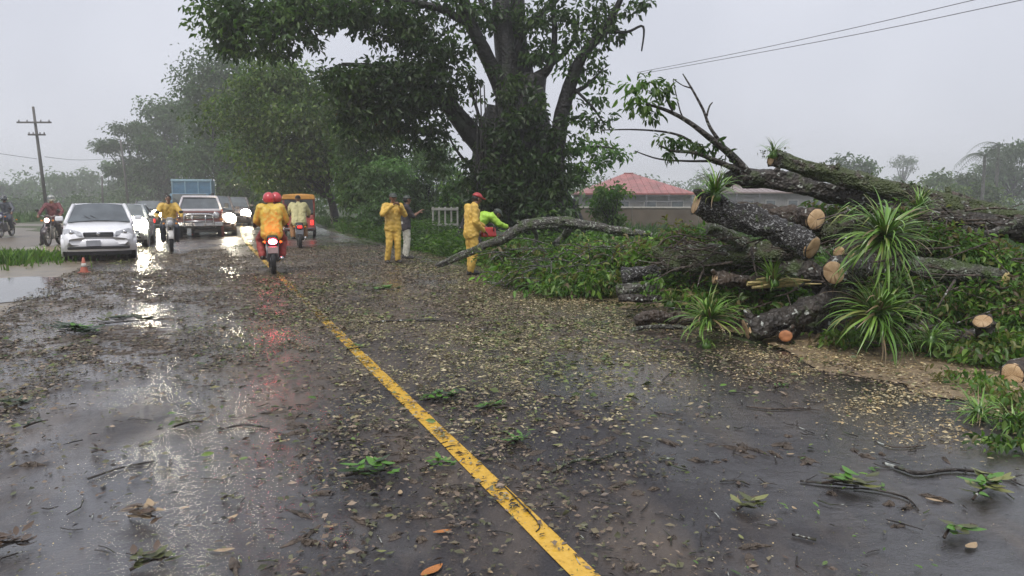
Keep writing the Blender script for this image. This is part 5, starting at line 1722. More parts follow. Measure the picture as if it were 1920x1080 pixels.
branch([(1325, 218, 10.4, 4), (1330, 200, 10.4, 3), (1336, 192, 10.4, 2)], seed=21)
branch([(1296, 165, 10.4, 3), (1280, 160, 10.4, 2), (1262, 148, 10.4, 2)], seed=22)
branch([(1388, 322, 10.3, 12), (1340, 300, 10.2, 9), (1300, 286, 10.1, 7), (1262, 283, 10.0, 5), (1235, 272, 9.9, 3)], seed=3)
branch([(1378, 312, 10.3, 8), (1330, 300, 10.4, 6), (1290, 262, 10.4, 5), (1250, 248, 10.3, 4), (1190, 243, 10.2, 3), (1125, 244, 10.1, 2)], seed=4)
branch([(1340, 302, 10.3, 5), (1290, 302, 10.3, 4), (1235, 298, 10.2, 3), (1190, 283, 10.1, 2)], seed=5)
branch([(1262, 208, 10.0, 5), (1252, 190, 10.0, 4), (1246, 165, 10, 2)], seed=6)
branch([(1310, 240, 10.2, 4), (1280, 220, 10.2, 3), (1262, 150, 10.2, 1.5)], seed=7)
def foliage_on(parent, blobs, leaf, cols, seed, name='foliage', per=14, wr=.42, spread=.35, droop=.7, hi=True):
    rg = np.random.default_rng(seed)
    o0 = Vector(parent.location)
    cl = [(P(a, b, d) - o0, (msize(rx, d), msize(max(rx, ry), d) * .8, msize(ry, d)), n, tn) for a, b, d, rx, ry, n, tn in blobs]
    V, Fq, C = crown_leaves(cl, rg, leaf, cols, per=per, spread=spread, wr=wr, droop_bias=droop, hi=hi)
    return np_obj(name, np_mesh(name, V, Fq, M_LEAF, C), parent)
foliage_on(ft, [(1215, 178, 9.9, 34, 36, 120, 1.2), (1190, 160, 9.9, 20, 26, 50, 1.5), (1240, 170, 10, 18, 26, 50, .7), (1260, 262, 10.0, 24, 14, 60, .9), (1300, 272, 10.2, 26, 14, 50, .8), (1215, 215, 9.9, 16, 20, 24, .9),
                (1330, 268, 10.3, 16, 14, 24, .8), (1245, 290, 10, 16, 8, 18, .8), (1185, 210, 9.9, 22, 22, 22, 1.0), (1370, 292, 10.3, 14, 12, 14, .8)], .11, GREENS, 91)

def moss_growth(o, pts, n, seed):
    foliage_on(o, [(a, b - w * .30, d - .02, w * .75, w * .22, n, rs_) for (a, b, d, w), rs_ in zip(pts, (1.0, .8, 1.2, .9, 1.1, .8, 1.0))], .045, [(0.055, 0.085, 0.028), (0.085, 0.10, 0.04), (0.12, 0.13, 0.085), (0.05, 0.042, 0.03)], seed, 'moss_growth', per=9, wr=.6, spread=.45, droop=.1, hi=False)['kind'] = 'stuff'
B_PALE = bark_mat('bark_pale_green', (0.085, 0.085, 0.065), .4, .6, lcol=(.32, .36, .29), scale=1.8)
log('mossy log jutting up left with a spiky tuft on its tip, topmost of the pile', [(1446, 297, 9.8, 28), (1530, 320, 9.9, 30), (1620, 343, 9.9, 31), (1700, 362, 9.8, 33), (1800, 386, 9.7, 36), (1950, 424, 9.7, 38)], B_MOSS, 'a', seed=3, knots=4, rough=.16)
log('black log spotted with white lichen, sawn at both ends, sloping down right', [(1306, 378, 9.0, 50), (1360, 396, 9.0, 50), (1430, 422, 8.8, 50), (1480, 445, 8.6, 46), (1524, 465, 8.35, 44)], B_SPOT, 'ab', seed=4)
log('grey-brown log whose notched sawn end faces the viewer above the lichen-spotted log', [(1385, 396, 10.2, 34), (1440, 402, 9.8, 36), (1490, 408, 9.5, 38), (1530, 411, 9.1, 42)], B_BROWN, 'b', seed=5, knots=0)
log('thick mossy log lying level below the lichen-spotted log', [(1238, 494, 9.9, 40), (1300, 486, 9.8, 50), (1380, 478, 9.6, 50), (1520, 474, 9.5, 48)], B_MOSS, '', seed=6, knots=3, rough=.16)
log('short pale green log tucked under the left half of the lichen-spotted log', [(1328, 428, 9.5, 24), (1360, 440, 9.5, 26), (1400, 460, 9.4, 24)], B_PALE, '', seed=7)
lg = log('short tan log with a sawn left end and yellow splinters on its right', [(1338, 521, 9.0, 27), (1370, 524, 9.0, 27), (1420, 532, 9.1, 25), (1470, 540, 9.2, 14)], B_BROWN, 'a', seed=8)
rs = random.Random(5)
for k in range(9):
    a = P(1400 + rs.uniform(0, 50), 522 + rs.uniform(0, 18), 8.95 - rs.uniform(0, .1)) - Vector(lg.location)
    b = a + Vector((rs.uniform(.25, .6), rs.uniform(-.1, .1), rs.uniform(-.02, .06)))
    MB().tube([a, a.lerp(b, .5) + Vector((0, 0, .015)), b], [.018, .022, .004], 5).build('splinter', M_WOOD_PALE, lg, smooth=False)
log('dark log slanting up right in front of the pile, its left end sawn', [(1398, 617, 8.2, 42), (1440, 606, 8.2, 44), (1490, 590, 8.3, 42), (1540, 566, 8.4, 38), (1590, 542, 8.5, 34)], B_DARK, 'a', seed=9, knots=3)
log('log with a round peach sawn end under the upper spiky tuft', [(1563, 511, 8.2, 46), (1620, 505, 8.8, 46), (1720, 492, 9.8, 46)], B_DARK, 'a', seed=10)
log('thinner log whose sawn end touches the right of the round peach one', [(1589, 507, 8.45, 32), (1650, 492, 9.2, 34), (1730, 470, 10.1, 34)], B_DARK, 'a', seed=11)
log('small sawn stub just above the round peach log end', [(1573, 473, 8.5, 24), (1610, 458, 9.2, 24), (1670, 438, 10.0, 26)], B_BROWN, 'a', seed=12)
log('small sawn stub beside the upper spiky tuft, lower right of the other stub', [(1596, 483, 8.5, 22), (1650, 470, 9.3, 22), (1700, 462, 10.0, 22)], B_BROWN, 'a', seed=13)
log('reddish sawn stub on the ground under the dark slanting log', [(1473, 630, 8.0, 26), (1482, 622, 8.5, 28), (1500, 612, 9.2, 30)], B_BROWN, 'a', M_WOOD_RED, seed=14)
log('low dark log lying level behind the reddish stub and the lower spiky tuft', [(1478, 612, 9.0, 36), (1560, 610, 8.7, 44), (1660, 606, 8.6, 44)], B_DARK, '', seed=15)
log('grey-green log lying level right of the upper spiky tuft, pale at its right end', [(1700, 500, 8.7, 34), (1780, 508, 8.6, 40), (1840, 516, 8.5, 40), (1884, 527, 8.3, 38)], B_PALE, 'b', M_WOOD_PALE, seed=16)
log('thick black mossy log above the grey-green one at the right of the pile', [(1690, 440, 9.4, 50), (1760, 468, 9.3, 56), (1840, 490, 9.2, 50), (1915, 508, 9.0, 44)], B_MOSS, '', seed=17, rough=.16, knots=4)
log('brown bare log descending to the right edge behind the foliage', [(1770, 374, 9.9, 32), (1830, 394, 9.8, 36), (1880, 414, 9.7, 42), (1950, 446, 9.5, 46)], B_BROWN, '', seed=18, knots=3)
log('thin grey forked branch lying over the brown log at the right edge', [(1805, 428, 9.2, 12), (1850, 438, 9.2, 12), (1890, 424, 9.3, 14), (1950, 396, 9.4, 16)], B_GREY, '', seed=19, knots=1)
log('upright leaning stump with a pale sawn top at the right of the pile', [(1842, 602, 7.35, 34), (1850, 625, 7.45, 36), (1866, 668, 7.5, 40)], B_DARK, 'a', M_WOOD, seed=20, knots=0)
log('low black log lying left of the stump with the pale top', [(1700, 622, 7.9, 34), (1770, 634, 7.8, 40), (1850, 648, 7.7, 42)], B_DARK, '', seed=22)
log('stubby brown log at the right picture edge with an orange sawn end', [(1897, 712, 6.4, 44), (1930, 704, 6.7, 46), (1990, 690, 7.2, 48)], B_BROWN, 'a', seed=23)
log('uppermost of three dark wet slabs of log at the road edge', [(1166, 520, 10.4, 26), (1205, 514, 10.4, 30), (1262, 516, 10.5, 26)], B_SPOT, '', seed=24, knots=1)
log('middle one of three dark wet slabs of log at the road edge', [(1156, 545, 10.0, 20), (1200, 541, 10.0, 24), (1246, 546, 10.0, 20)], B_GREY, '', seed=25, knots=0)
log('lowest of three dark wet slabs of log at the road edge', [(1160, 560, 9.8, 12), (1200, 559, 9.8, 15), (1248, 561, 9.8, 12)], B_DARK, '', seed=26, knots=0)
log('brown chunk of log lying at the road edge left of the small tuft', [(1190, 602, 9.0, 20), (1220, 594, 9.0, 26), (1250, 594, 9.0, 22)], B_BROWN, '', seed=27, knots=1)
log('short brown chunk right of the other chunk, against the small tuft', [(1248, 598, 8.95, 20), (1272, 594, 9.0, 24), (1300, 600, 9.0, 18)], B_BROWN, '', seed=28, knots=1)
log('thin peeled stick in front of the two brown chunks', [(1184, 618, 8.7, 7), (1230, 612, 8.7, 8), (1290, 615, 8.6, 6)], B_GREY, '', seed=29, knots=0, name='stick', cat='stick')
log('dark rotten log deep in the pile behind the tan log', [(1420, 508, 9.7, 40), (1500, 512, 9.4, 44), (1580, 540, 9.2, 40)], B_DARK, '', seed=30)
log('dark log deep in the pile between the two large spiky tufts', [(1600, 540, 9.0, 40), (1680, 560, 8.9, 50), (1790, 560, 8.9, 46)], B_MOSS, '', seed=31, rough=.15)
log('mossy log behind the upper spiky tuft rising to the fallen trunk', [(1540, 440, 9.9, 40), (1620, 420, 10.2, 44), (1720, 430, 10.2, 44)], B_MOSS, '', seed=33, rough=.15)

# the branch being cut by the workers
cb = log('lichen-grey curved branch lying from the road up over the green heap, being sawn', [(816, 500, 15.2, 9), (858, 482, 15.2, 12), (905, 462, 15.0, 14), (950, 445, 14.2, 17), (985, 424, 14.1, 19), (1050, 416, 14.1, 20), (1100, 422, 14.1, 19), (1150, 431, 14.1, 16), (1222, 441, 14.1, 12)],
         B_GREY, 'a', seed=40, name='cut_branch', cat='branch', group=None, knots=3)
branch([(1068, 428, 14.1, 16), (1058, 442, 14.6, 14), (1040, 458, 14.4, 10)], parent=cb, m=B_GREY, seed=41)
branch([(1000, 430, 14.1, 10), (1006, 444, 14.6, 8), (1000, 462, 14.4, 5)], parent=cb, m=B_GREY, seed=42)

# ------------------------------------------------------------------ spiky tufts growing on the logs
M_STRAP = []
for k, c in enumerate([(0.115, 0.235, 0.030), (0.165, 0.285, 0.045), (0.080, 0.165, 0.030), (0.22, 0.25, 0.07), (0.20, 0.145, 0.075)]):
    M_STRAP.append(mat('strap_leaf_%s' % ('fresh', 'bright', 'dark', 'yellowing', 'dry')[k], c, 0.32, var=.25, scale=3, spec=.6))
def strap_mesh(L, w, curl, m, seed):
    rr = random.Random(seed)
    n = 8
    mb = MB()
    w *= 1.25
    vs = []
    x, z, a = 0.0, 0.0, R(rr.uniform(0, 6))
    for k in range(n + 1):
        u = k / n
        ww = w * (1 - u ** 2.2) * (.6 + .4 * min(1, u * 5)) + .0015
        s = math.sin(rr.uniform(-.1, .1)) * .004
        vs += [(x, -ww / 2 + s, z + ww * .18), (x, s, z), (x, ww / 2 + s, z + ww * .18)]
        x += L / n * math.cos(a)
        z += L / n * math.sin(a)
        a -= curl / n * (.35 + 1.3 * u) + (R(55) if seed % 5 == 2 and k == 4 + seed % 3 else 0)
    for k in range(n):
        b = 3 * k
        mb.add([], [])
        mb.f += [(b, b + 1, b + 4, b + 3), (b + 1, b + 2, b + 5, b + 4)]
    mb.v = vs
    return mb.mesh('leaf', m)
STRAPS = [strap_mesh(1.0, .030 + .006 * (k % 3), [.7, 1.3, 1.9, 1.0, 1.6, 2.3][k % 6], M_STRAP[[0, 1, 0, 1, 2, 0, 1, 3, 0, 2, 4][k % 11]], k) for k in range(33)]
def tuft(lab, px, py, D, r_px, n, seed, zmin=None, group='spiky grass-leaved tufts on the logs', elev=(-.35, 1.45), name='spiky_tuft', wide=1.0, cat='plant'):
    rr = random.Random(seed)
    c = P(px, py, D)
    c.z = max(c.z, zmin if zmin is not None else .03)
    root = empty(name, c, 0, lab, cat, group)
    MB().lathe([(.0, -.06), (.05, -.05), (.06, .0), (.035, .06), (.0, .08)], seg=10).build('rosette_base', M_STRAP[2], root)
    L = msize(r_px, D)
    n = min(290, int(n * 1.8))
    root.rotation_euler = (rr.uniform(-.32, .32), rr.uniform(-.30, .30), rr.uniform(0, 6))
    root.scale = (rr.uniform(.85, 1.15), rr.uniform(.85, 1.15), rr.uniform(.75, 1.1))
    for k in range(n):
        o = link(bpy.data.objects.new('leaf', STRAPS[rr.randrange(len(STRAPS))]), root)
        s = L * rr.uniform(.75, 1.35)
        e = rr.uniform(elev[0], elev[1])
        o.rotation_euler = (rr.uniform(-.25, .25), -e, rr.uniform(0, 2 * math.pi))
        o.scale = (s, s * 1.05 * wide, s)
        o.location = (rr.uniform(-.02, .02), rr.uniform(-.02, .02), rr.uniform(-.02, .04))
    return root
tuft('largest bright green spiky tuft, high on the pile at right', 1655, 447, 7.6, 108, 140, 1, elev=(-.85, 1.15))
tuft('large bright green spiky tuft low at the road edge, under the largest one', 1640, 592, 7.4, 98, 125, 2, elev=(-.5, 1.25))
tuft('medium spiky tuft on the ground left of the dark slanting log', 1330, 602, 8.1, 74, 80, 3, elev=(-.1, 1.4))
tuft('dark upright tuft on the tip of the mossy log against the sky', 1450, 290, 9.7, 40, 26, 4, elev=(.2, 1.5))
tuft('leafy upright tuft on the left end of the lichen-spotted log', 1342, 368, 8.85, 56, 60, 5, elev=(.1, 1.45))
tuft('yellowing tuft between the tan log and the stubs', 1452, 530, 8.8, 56, 60, 6, elev=(0, 1.4))
tuft('loose grassy tuft right of the dark slabs', 1258, 570, 9.3, 44, 40, 7, elev=(.1, 1.45))
tuft('small flat tuft on the wet asphalt before the medium one', 1325, 648, 7.9, 34, 26, 8, elev=(-.05, .8))
tuft('fresh green tuft at the right edge of the road, nearest to the viewer', 1835, 790, 5.3, 66, 46, 9, elev=(-.05, 1.0))
tuft('ragged tuft at the right picture edge behind the nearest one', 1900, 850, 5.0, 70, 40, 10, elev=(0, 1.2))
tuft('green tuft at the foot of the large low one, to its right', 1745, 640, 7.3, 55, 40, 12, elev=(0, 1.3))
tuft('tuft behind the largest one on the mossy trunk', 1720, 395, 9.2, 60, 40, 13, elev=(0, 1.4))

# ------------------------------------------------------------------ heaped branches and undergrowth
def heap_mass(name, blobs, leaf, cols, seed, hi=True, per=16, wr=.45, spread=.33, droop=.35, kind='stuff'):
    rg = np.random.default_rng(seed)
    cl = []
    for a, b, d, rx, ry, n, tn in blobs:
        c = P(a, b, d)
        cl.append((c, (msize(rx, d), msize((rx + ry) / 2, d), msize(ry, d)), n, tn * 1.2))
    V, Fq, C = crown_leaves(cl, rg, leaf, cols, per=per, spread=spread, wr=wr, droop_bias=droop, hi=hi)
    q = V.reshape(-1, 7 if hi else 4, 3)
    low = q[:, :, 2].min(1)
    up = np.where(low < .012, .012 - low + rg.random(len(low)) * .10, 0)
    keep = up < .30
    q[:, :, 2] += np.where(keep, up, .012 - low + .02)[:, None]
    V = q.reshape(-1, 3)
    o = np_obj(name, np_mesh(name, V, Fq, M_LEAF, C))
    return tag(o, kind=kind)
heap_mass('cut_branch_foliage', [
    (940, 482, 14.6, 40, 20, 600, 1.0), (990, 490, 14.4, 50, 24, 700, .9), (1050, 494, 14.0, 60, 26, 900, .85), (1110, 490, 13.8, 60, 28, 900, 1.1), (1170, 482, 13.4, 56, 26, 800, 1.15),
    (1000, 518, 13.2, 70, 18, 800, .8), (1080, 528, 12.4, 80, 20, 900, .9), (1140, 534, 12, 50, 20, 500, 1.0), (960, 512, 13.6, 50, 12, 300, 1.3), (1040, 540, 12, 70, 8, 300, 1.3), (1225, 466, 12.6, 46, 20, 600, 1.2), (1265, 462, 12.0, 46, 20, 500, 1.2),
    (1120, 466, 14.8, 60, 14, 300, 1.3), (1205, 485, 11.6, 40, 26, 500, .9)], .12, GREENS + BRIGHT + [(0.17, 0.18, 0.05), (0.13, 0.10, 0.055)], 201, spread=.42)
heap_mass('cut_branch_foliage', [
    (1280, 455, 11.0, 50, 30, 800, 1.0), (1330, 470, 10.8, 60, 34, 700, .9), (1300, 520, 10.2, 46, 30, 600, .8), (1250, 540, 10.0, 40, 24, 500, 1.0), (1330, 560, 9.4, 60, 22, 600, 1.1),
    (1400, 500, 10.0, 70, 20, 500, .8), (1400, 560, 9.2, 60, 24, 500, .8), (1480, 560, 9.1, 50, 22, 400, .9), (1500, 430, 10.4, 60, 26, 400, .7), (1560, 390, 10.6, 50, 20, 300, .9),
    (1580, 420, 10.3, 40, 40, 500, .9), (1450, 585, 8.8, 40, 16, 250, .9)], .095, GREENS + BRIGHT + [(0.16, 0.14, 0.06), (0.10, 0.07, 0.045)], 202, spread=.42)
heap_mass('cut_branch_foliage', [
    (1700, 398, 9.7, 40, 14, 260, 1.1), (1750, 440, 9.3, 60, 22, 600, 1.15), (1810, 462, 9.0, 60, 20, 600, 1.1), (1860, 488, 8.8, 60, 22, 700, 1.2), (1900, 500, 8.7, 40, 24, 500, 1.1), (1720, 372, 10.2, 50, 10, 160, 1.3),
    (1740, 460, 9.6, 60, 40, 900, .8), (1800, 540, 8.9, 90, 30, 1300, .85), (1880, 560, 8.3, 60, 40, 1300, 1.1), (1910, 610, 7.9, 44, 40, 1000, 1.2), (1760, 580, 8.4, 80, 34, 1200, .9),
    (1730, 640, 7.8, 70, 30, 900, .9), (1810, 670, 7.4, 70, 22, 700, .9), (1890, 655, 7.2, 50, 26, 700, 1.0), (1690, 540, 8.6, 60, 30, 700, .8), (1600, 640, 7.9, 60, 14, 300, .9), (1850, 690, 7.0, 60, 16, 400, 1.0)], .085, GREENS + BRIGHT + [(0.16, 0.17, 0.05), (0.12, 0.09, 0.05)], 203, spread=.40)
heap_mass('cut_branch_foliage', [(1850, 742, 6.0, 44, 20, 170, 1.2), (1900, 790, 5.5, 36, 24, 170, 1.1), (1910, 850, 5.0, 40, 20, 150, 1.0), (1870, 915, 4.6, 60, 8, 120, .8), (1800, 715, 6.3, 40, 8, 90, 1.0)], .062, BRIGHT + GREENS + [(.16, .15, .06)], 204, per=9, spread=.5)
def tangle(n, seed, boxes):
    rr = random.Random(seed)
    mb = MB()
    for k in range(n):
        x0, x1, y0, y1, d0, d1 = rr.choice(boxes)
        a = P(rr.uniform(x0, x1), rr.uniform(y0, y1), rr.uniform(d0, d1))
        v = Vector((rr.uniform(-1, 1), rr.uniform(-.6, .3), rr.uniform(-.3, .12))).normalized() * rr.uniform(.3, .8)
        b, c = a + v * .5 + Vector((0, 0, rr.uniform(-.05, .08))), a + v
        for q in (a, b, c): q.z = max(q.z, .02)
        r = rr.uniform(.005, .017)
        mb.tube([a, b, c], [r, r * .8, r * .3], 5, smooth=3)
    tag(mb.build('branch_tangle', B_BROWN if seed == 6 else B_GREY), kind='stuff')
tangle(150, 8, [(930, 1240, 455, 545, 12, 13.6)])
tangle(210, 6, [(1560, 1900, 385, 470, 8.6, 9.4), (1240, 1420, 440, 520, 9.2, 10.2), (1240, 1560, 430, 600, 8.6, 9.6), (1680, 1920, 450, 680, 7.4, 8.6)])
# dark earth the pile lies on
def mound(name, pts, m, seed):
    rg = np.random.default_rng(seed)
    for (px, py, D, rx, ry, h) in pts:
        c = P(px, py, D)
        mb = MB()
        n, rgs = 28, 7
        vs, fs = [], []
        for i in range(rgs + 1):
            u = i / rgs
            for k in range(n):
                a = 2 * math.pi * k / n
                q = (1 - u) * (1 + .3 * (float(vnoise(math.cos(a) * 2 + 9, math.sin(a) * 2 + 9, seed)) - .5))
                vs.append((c.x + math.cos(a) * rx * q, c.y + math.sin(a) * ry * q, -.12 + (h + .12) * math.sin(u * math.pi / 2) * (1 + .25 * (float(vnoise(k * .9, i * 1.1, seed)) - .5))))
        fs = [(i * n + k, i * n + (k + 1) % n, (i + 1) * n + (k + 1) % n, (i + 1) * n + k) for i in range(rgs) for k in range(n)]
        mb.add(vs, fs)
        tag(mb.build(name, m), kind='structure')
M_MOUND = mat('dark_litter_earth', (0.035, 0.034, 0.020), .8, var=.6, scale=6, bump=1.0, bscale=16)
mound('earth_mound', [(1420, 520, 10.6, 1.3, 1.1, .55), (1700, 520, 9.9, 2.0, 1.0, .9), (1960, 520, 9.3, 1.6, 1.4, .8)], M_MOUND, 3)

# weeds and grass of the verges
def grass(name, test, n, seed, hmin, hmax, cols, bw=.012):
    rg = np.random.default_rng(seed)
    pts = test(rg, n)
    X, Y = pts[:, 0], pts[:, 1]
    n = len(X)
    Z = terrain_z(X, Y)
    clump = fbm(X * .8, Y * .8, seed, 3)
    h = (hmin + (hmax - hmin) * rg.random(n)) * (.5 + 1.0 * clump)
    a = rg.random(n) * 2 * np.pi
    b = rg.random(n) * 2 * np.pi
    lean = rg.random(n) * .8 * h
    w = bw * (.7 + .8 * rg.random(n)) * (1 + np.hypot(X, Y) * .05)
    V = np.empty((n, 4, 3))
    V[:, 0] = np.stack([X - np.cos(a) * w, Y - np.sin(a) * w, Z - .02], 1)
    V[:, 1] = np.stack([X + np.cos(a) * w, Y + np.sin(a) * w, Z - .02], 1)
    V[:, 2] = np.stack([X + np.cos(a) * w * .7 + np.cos(b) * lean * .4, Y + np.sin(a) * w * .7 + np.sin(b) * lean * .4, Z + h * .6], 1)
    V[:, 3] = np.stack([X + np.cos(b) * lean, Y + np.sin(b) * lean, Z + h], 1)
    Fq = (np.arange(n)[:, None, None] * 4 + np.array([[0, 1, 2], [0, 2, 3]])[None]).reshape(-1, 3)
    cols = np.array(cols)
    C = cols[rg.integers(0, len(cols), n)] * (.6 + .8 * fbm(X * .5, Y * .5, seed + 5, 3)[:, None]) * (.8 + .4 * rg.random((n, 1)))
    o = np_obj(name, np_mesh(name, V.reshape(-1, 3), Fq, M_LEAF, np.repeat(C, 4, 0)))
    return tag(o, kind='stuff')
def band(s0, s1, ta, tb, pw=1.0):
    def f(rg, n):
        s = s0 + (s1 - s0) * rg.random(n) ** pw
        t = ta + (tb - ta) * rg.random(n)
        bnd = .0011 * np.maximum(0, s - 22) ** 2
        x = ROAD0.x + UV_.x * s + NV_.x * (t + bnd)
        y = ROAD0.y + UV_.y * s + NV_.y * (t + bnd)
        k = fbm(x * .45, y * .45, 77, 3) > .40
        return np.stack([x, y], 1)[k]
    return f
grass('grass', band(13, 60, 4.7, 12, 1.3), 42000, 301, .10, .42, GREENS)
grass('grass', band(20, 70, 12, 40, 1.3), 26000, 302, .2, .6, FARG, .02)
pg = G(18, 498)
def left_patch(rg, n):
    x = pg.x - 1.7 + rg.normal(size=n) * .9; y = pg.y + .5 + rg.normal(size=n) * 1.3
    k = fbm(x * 1.3, y * 1.3, 31, 3) > .36
    return np.stack([x, y], 1)[k]
grass('grass', left_patch, 12000, 303, .06, .34, BRIGHT + GREENS)
grass('grass', band(28, 80, -40, -14, 1.2), 20000, 304, .2, .7, FARG, .025)
def weeds(name, test, n, seed, leaf, cols, h):
    rg = np.random.default_rng(seed)
    p = test(rg, n)
    n = len(p)
    z = terrain_z(p[:, 0], p[:, 1]) + rg.random(n) ** 1.5 * h * (.3 + 1.2 * fbm(p[:, 0] * .6, p[:, 1] * .6, seed))
    pos = np.column_stack([p, z])
    ax = rg.normal(size=(n, 3)); ax[:, 2] = rg.random(n) * .5 - .1
    nr = rg.normal(size=(n, 3)) * .4; nr[:, 2] += 1
    ln = leaf * (.6 + .8 * rg.random(n))
    cols = np.array(cols)
    C = cols[rg.integers(0, len(cols), n)] * (.55 + .9 * fbm(p[:, 0] * .9, p[:, 1] * .9, seed + 2)[:, None]) * (.85 + .3 * rg.random((n, 1)))
    V, Fq, Cc = leaf_arrays(pos, ax, nr, ln, ln * .5, C)
    return tag(np_obj(name, np_mesh(name, V, Fq, M_LEAF, Cc)), kind='stuff')
weeds('undergrowth', band(12, 45, 4.5, 10, 1.3), 26000, 311, .15, GREENS + BRIGHT[:1], .6)
weeds('undergrowth', band(6, 14, 6.5, 16, 1.0), 16000, 312, .12, GREENS, .5)

# ------------------------------------------------------------------ litter on the road
def scatter(name, n, seed, dens, size, cols, srange, trange, wr=.45, flat=.38, lift=.006, m=M_LITTER, spow=1.0, hi=False):
    rg = np.random.default_rng(seed)
    s = srange[0] + (srange[1] - srange[0]) * rg.random(n) ** spow
    t = trange[0] + (trange[1] - trange[0]) * rg.random(n)
    x = ROAD0.x + UV_.x * s + NV_.x * t
    y = ROAD0.y + UV_.y * s + NV_.y * t
    cl_ = .22 + 1.15 * sstep(.44, .60, fbm(x * 3.3 + t * .6, y * 3.3, seed + 7, 3))
    k = rg.random(n) < dens(s, t, x, y) * cl_
    s, t, x, y = s[k], t[k], x[k], y[k]
    n = len(s)
    z = lift + rg.random(n) * .018
    pos = np.stack([x, y, z], 1)
    a = rg.random(n) * 2 * np.pi
    ax = np.stack([np.cos(a), np.sin(a), rg.normal(size=n) * flat * .3 + .05], 1)
    nr = rg.normal(size=(n, 3)) * flat; nr[:, 2] += 1
    ln = (size[0] + (size[1] - size[0]) * rg.random(n) ** 3.2)
    C = np.array(cols)[rg.integers(0, len(cols), n)] * (.65 + .7 * rg.random((n, 1)))
    V, Fq, Cc = leaf_arrays(pos, ax, nr, ln, ln * wr * (.6 + .8 * rg.random(n)), C, fold=.08, droop=.05, hi=hi)
    V[:, 2] = np.maximum(V[:, 2], .0075)
    return tag(np_obj(name, np_mesh(name, V, Fq, m, Cc)), kind='stuff')

BROWNS = [(0.17, 0.125, 0.09), (0.26, 0.20, 0.145), (0.09, 0.068, 0.054), (0.20, 0.17, 0.105), (0.12, 0.12, 0.065)]
TANS = [(0.38, 0.32, 0.19), (0.28, 0.23, 0.13), (0.46, 0.40, 0.25), (0.23, 0.21, 0.10), (0.17, 0.19, 0.07)]
OLV = [(0.12, 0.155, 0.045), (0.17, 0.185, 0.06), (0.07, 0.105, 0.035), (0.21, 0.20, 0.09)]
CHIP = [(0.56, 0.44, 0.23), (0.60, 0.52, 0.32), (0.40, 0.29, 0.14), (0.48, 0.37, 0.19)]
def streak(s, t, seed, a=.9, b=.28):
    return fbm(t * a, s * b, seed, 4)
# brown leaf mush everywhere, gathered in bands by the water
def d_brown(s, t, x, y):
    base = sstep(.38, .62, streak(s, t, 51)) * .9 + .06
    far = sstep(3.2, 6.5, s)
    right = sstep(-2.5, 1.0, t)
    wet = 1 - .55 * sstep(1.2, 2.4, t) * (1 - sstep(8.0, 10.5, s))
    return base * (.12 + .88 * far) * (.72 + .28 * right) * wet
scatter('leaf_litter', 520000, 401, d_brown, (.009, .075), BROWNS, (5.0, 26), (-4.1, 4.6), spow=1.1)
def d_olive(s, t, x, y):
    return sstep(.44, .70, streak(s, t, 61)) * sstep(4.5, 8, s) * (.30 + .70 * sstep(-1.5, 1.0, t)) * (1 - .6 * sstep(1.4, 2.5, t) * (1 - sstep(7.5, 10, s)))
scatter('leaf_litter', 200000, 402, d_olive, (.012, .095), OLV, (3.5, 28), (-3.6, 4.8))
def d_tan(s, t, x, y):
    return sstep(.40, .68, streak(s, t, 71)) * sstep(4.0, 7.5, s) * (1 - sstep(14, 19, s)) * sstep(-1.6, 1.2, t)
scatter('wood_chips', 330000, 403, d_tan, (.007, .065), TANS, (3, 19), (-2.2, 5.2), wr=.35)
def d_saw(s, t, x, y):
    return sstep(2.7, 4.2, t + (fbm(s * .8, t * .6, 82) - .5) * 2.4) * (.35 + .65 * sstep(.35, .6, fbm(x * 1.1, y * 1.1, 81)))
scatter('wood_chips', 160000, 404, d_saw, (.006, .050), CHIP + TANS[:3], (3.5, 11.5), (2.2, 6.3), wr=.35)
# torn fresh green bits, sparse
def d_green(s, t, x, y):
    return sstep(.50, .68, fbm(x * 1.2, y * 1.2, 151, 3)) * .5 + .03
scatter('leaf_litter', 9000, 421, d_green, (.015, .085), BRIGHT + GREENS, (2.2, 20), (-3.8, 4.8), hi=True, wr=.4)
# dark bits and brown crumbs carried over the left lane in ragged bands
def d_left(s, t, x, y):
    return (.10 + .9 * sstep(.40, .62, fbm(t * .8 + s * .25, s * .42, 131, 5))) * (1 - .5 * sstep(-.5, 1.0, t)) * (.25 + .75 * sstep(2.5, 5.5, s))
scatter('leaf_litter', 260000, 411, d_left, (.008, .06), BROWNS + [(0.05, 0.04, 0.034), (0.035, 0.035, 0.028), (0.07, 0.075, 0.035)], (2.2, 19), (-4.2, 1.2))
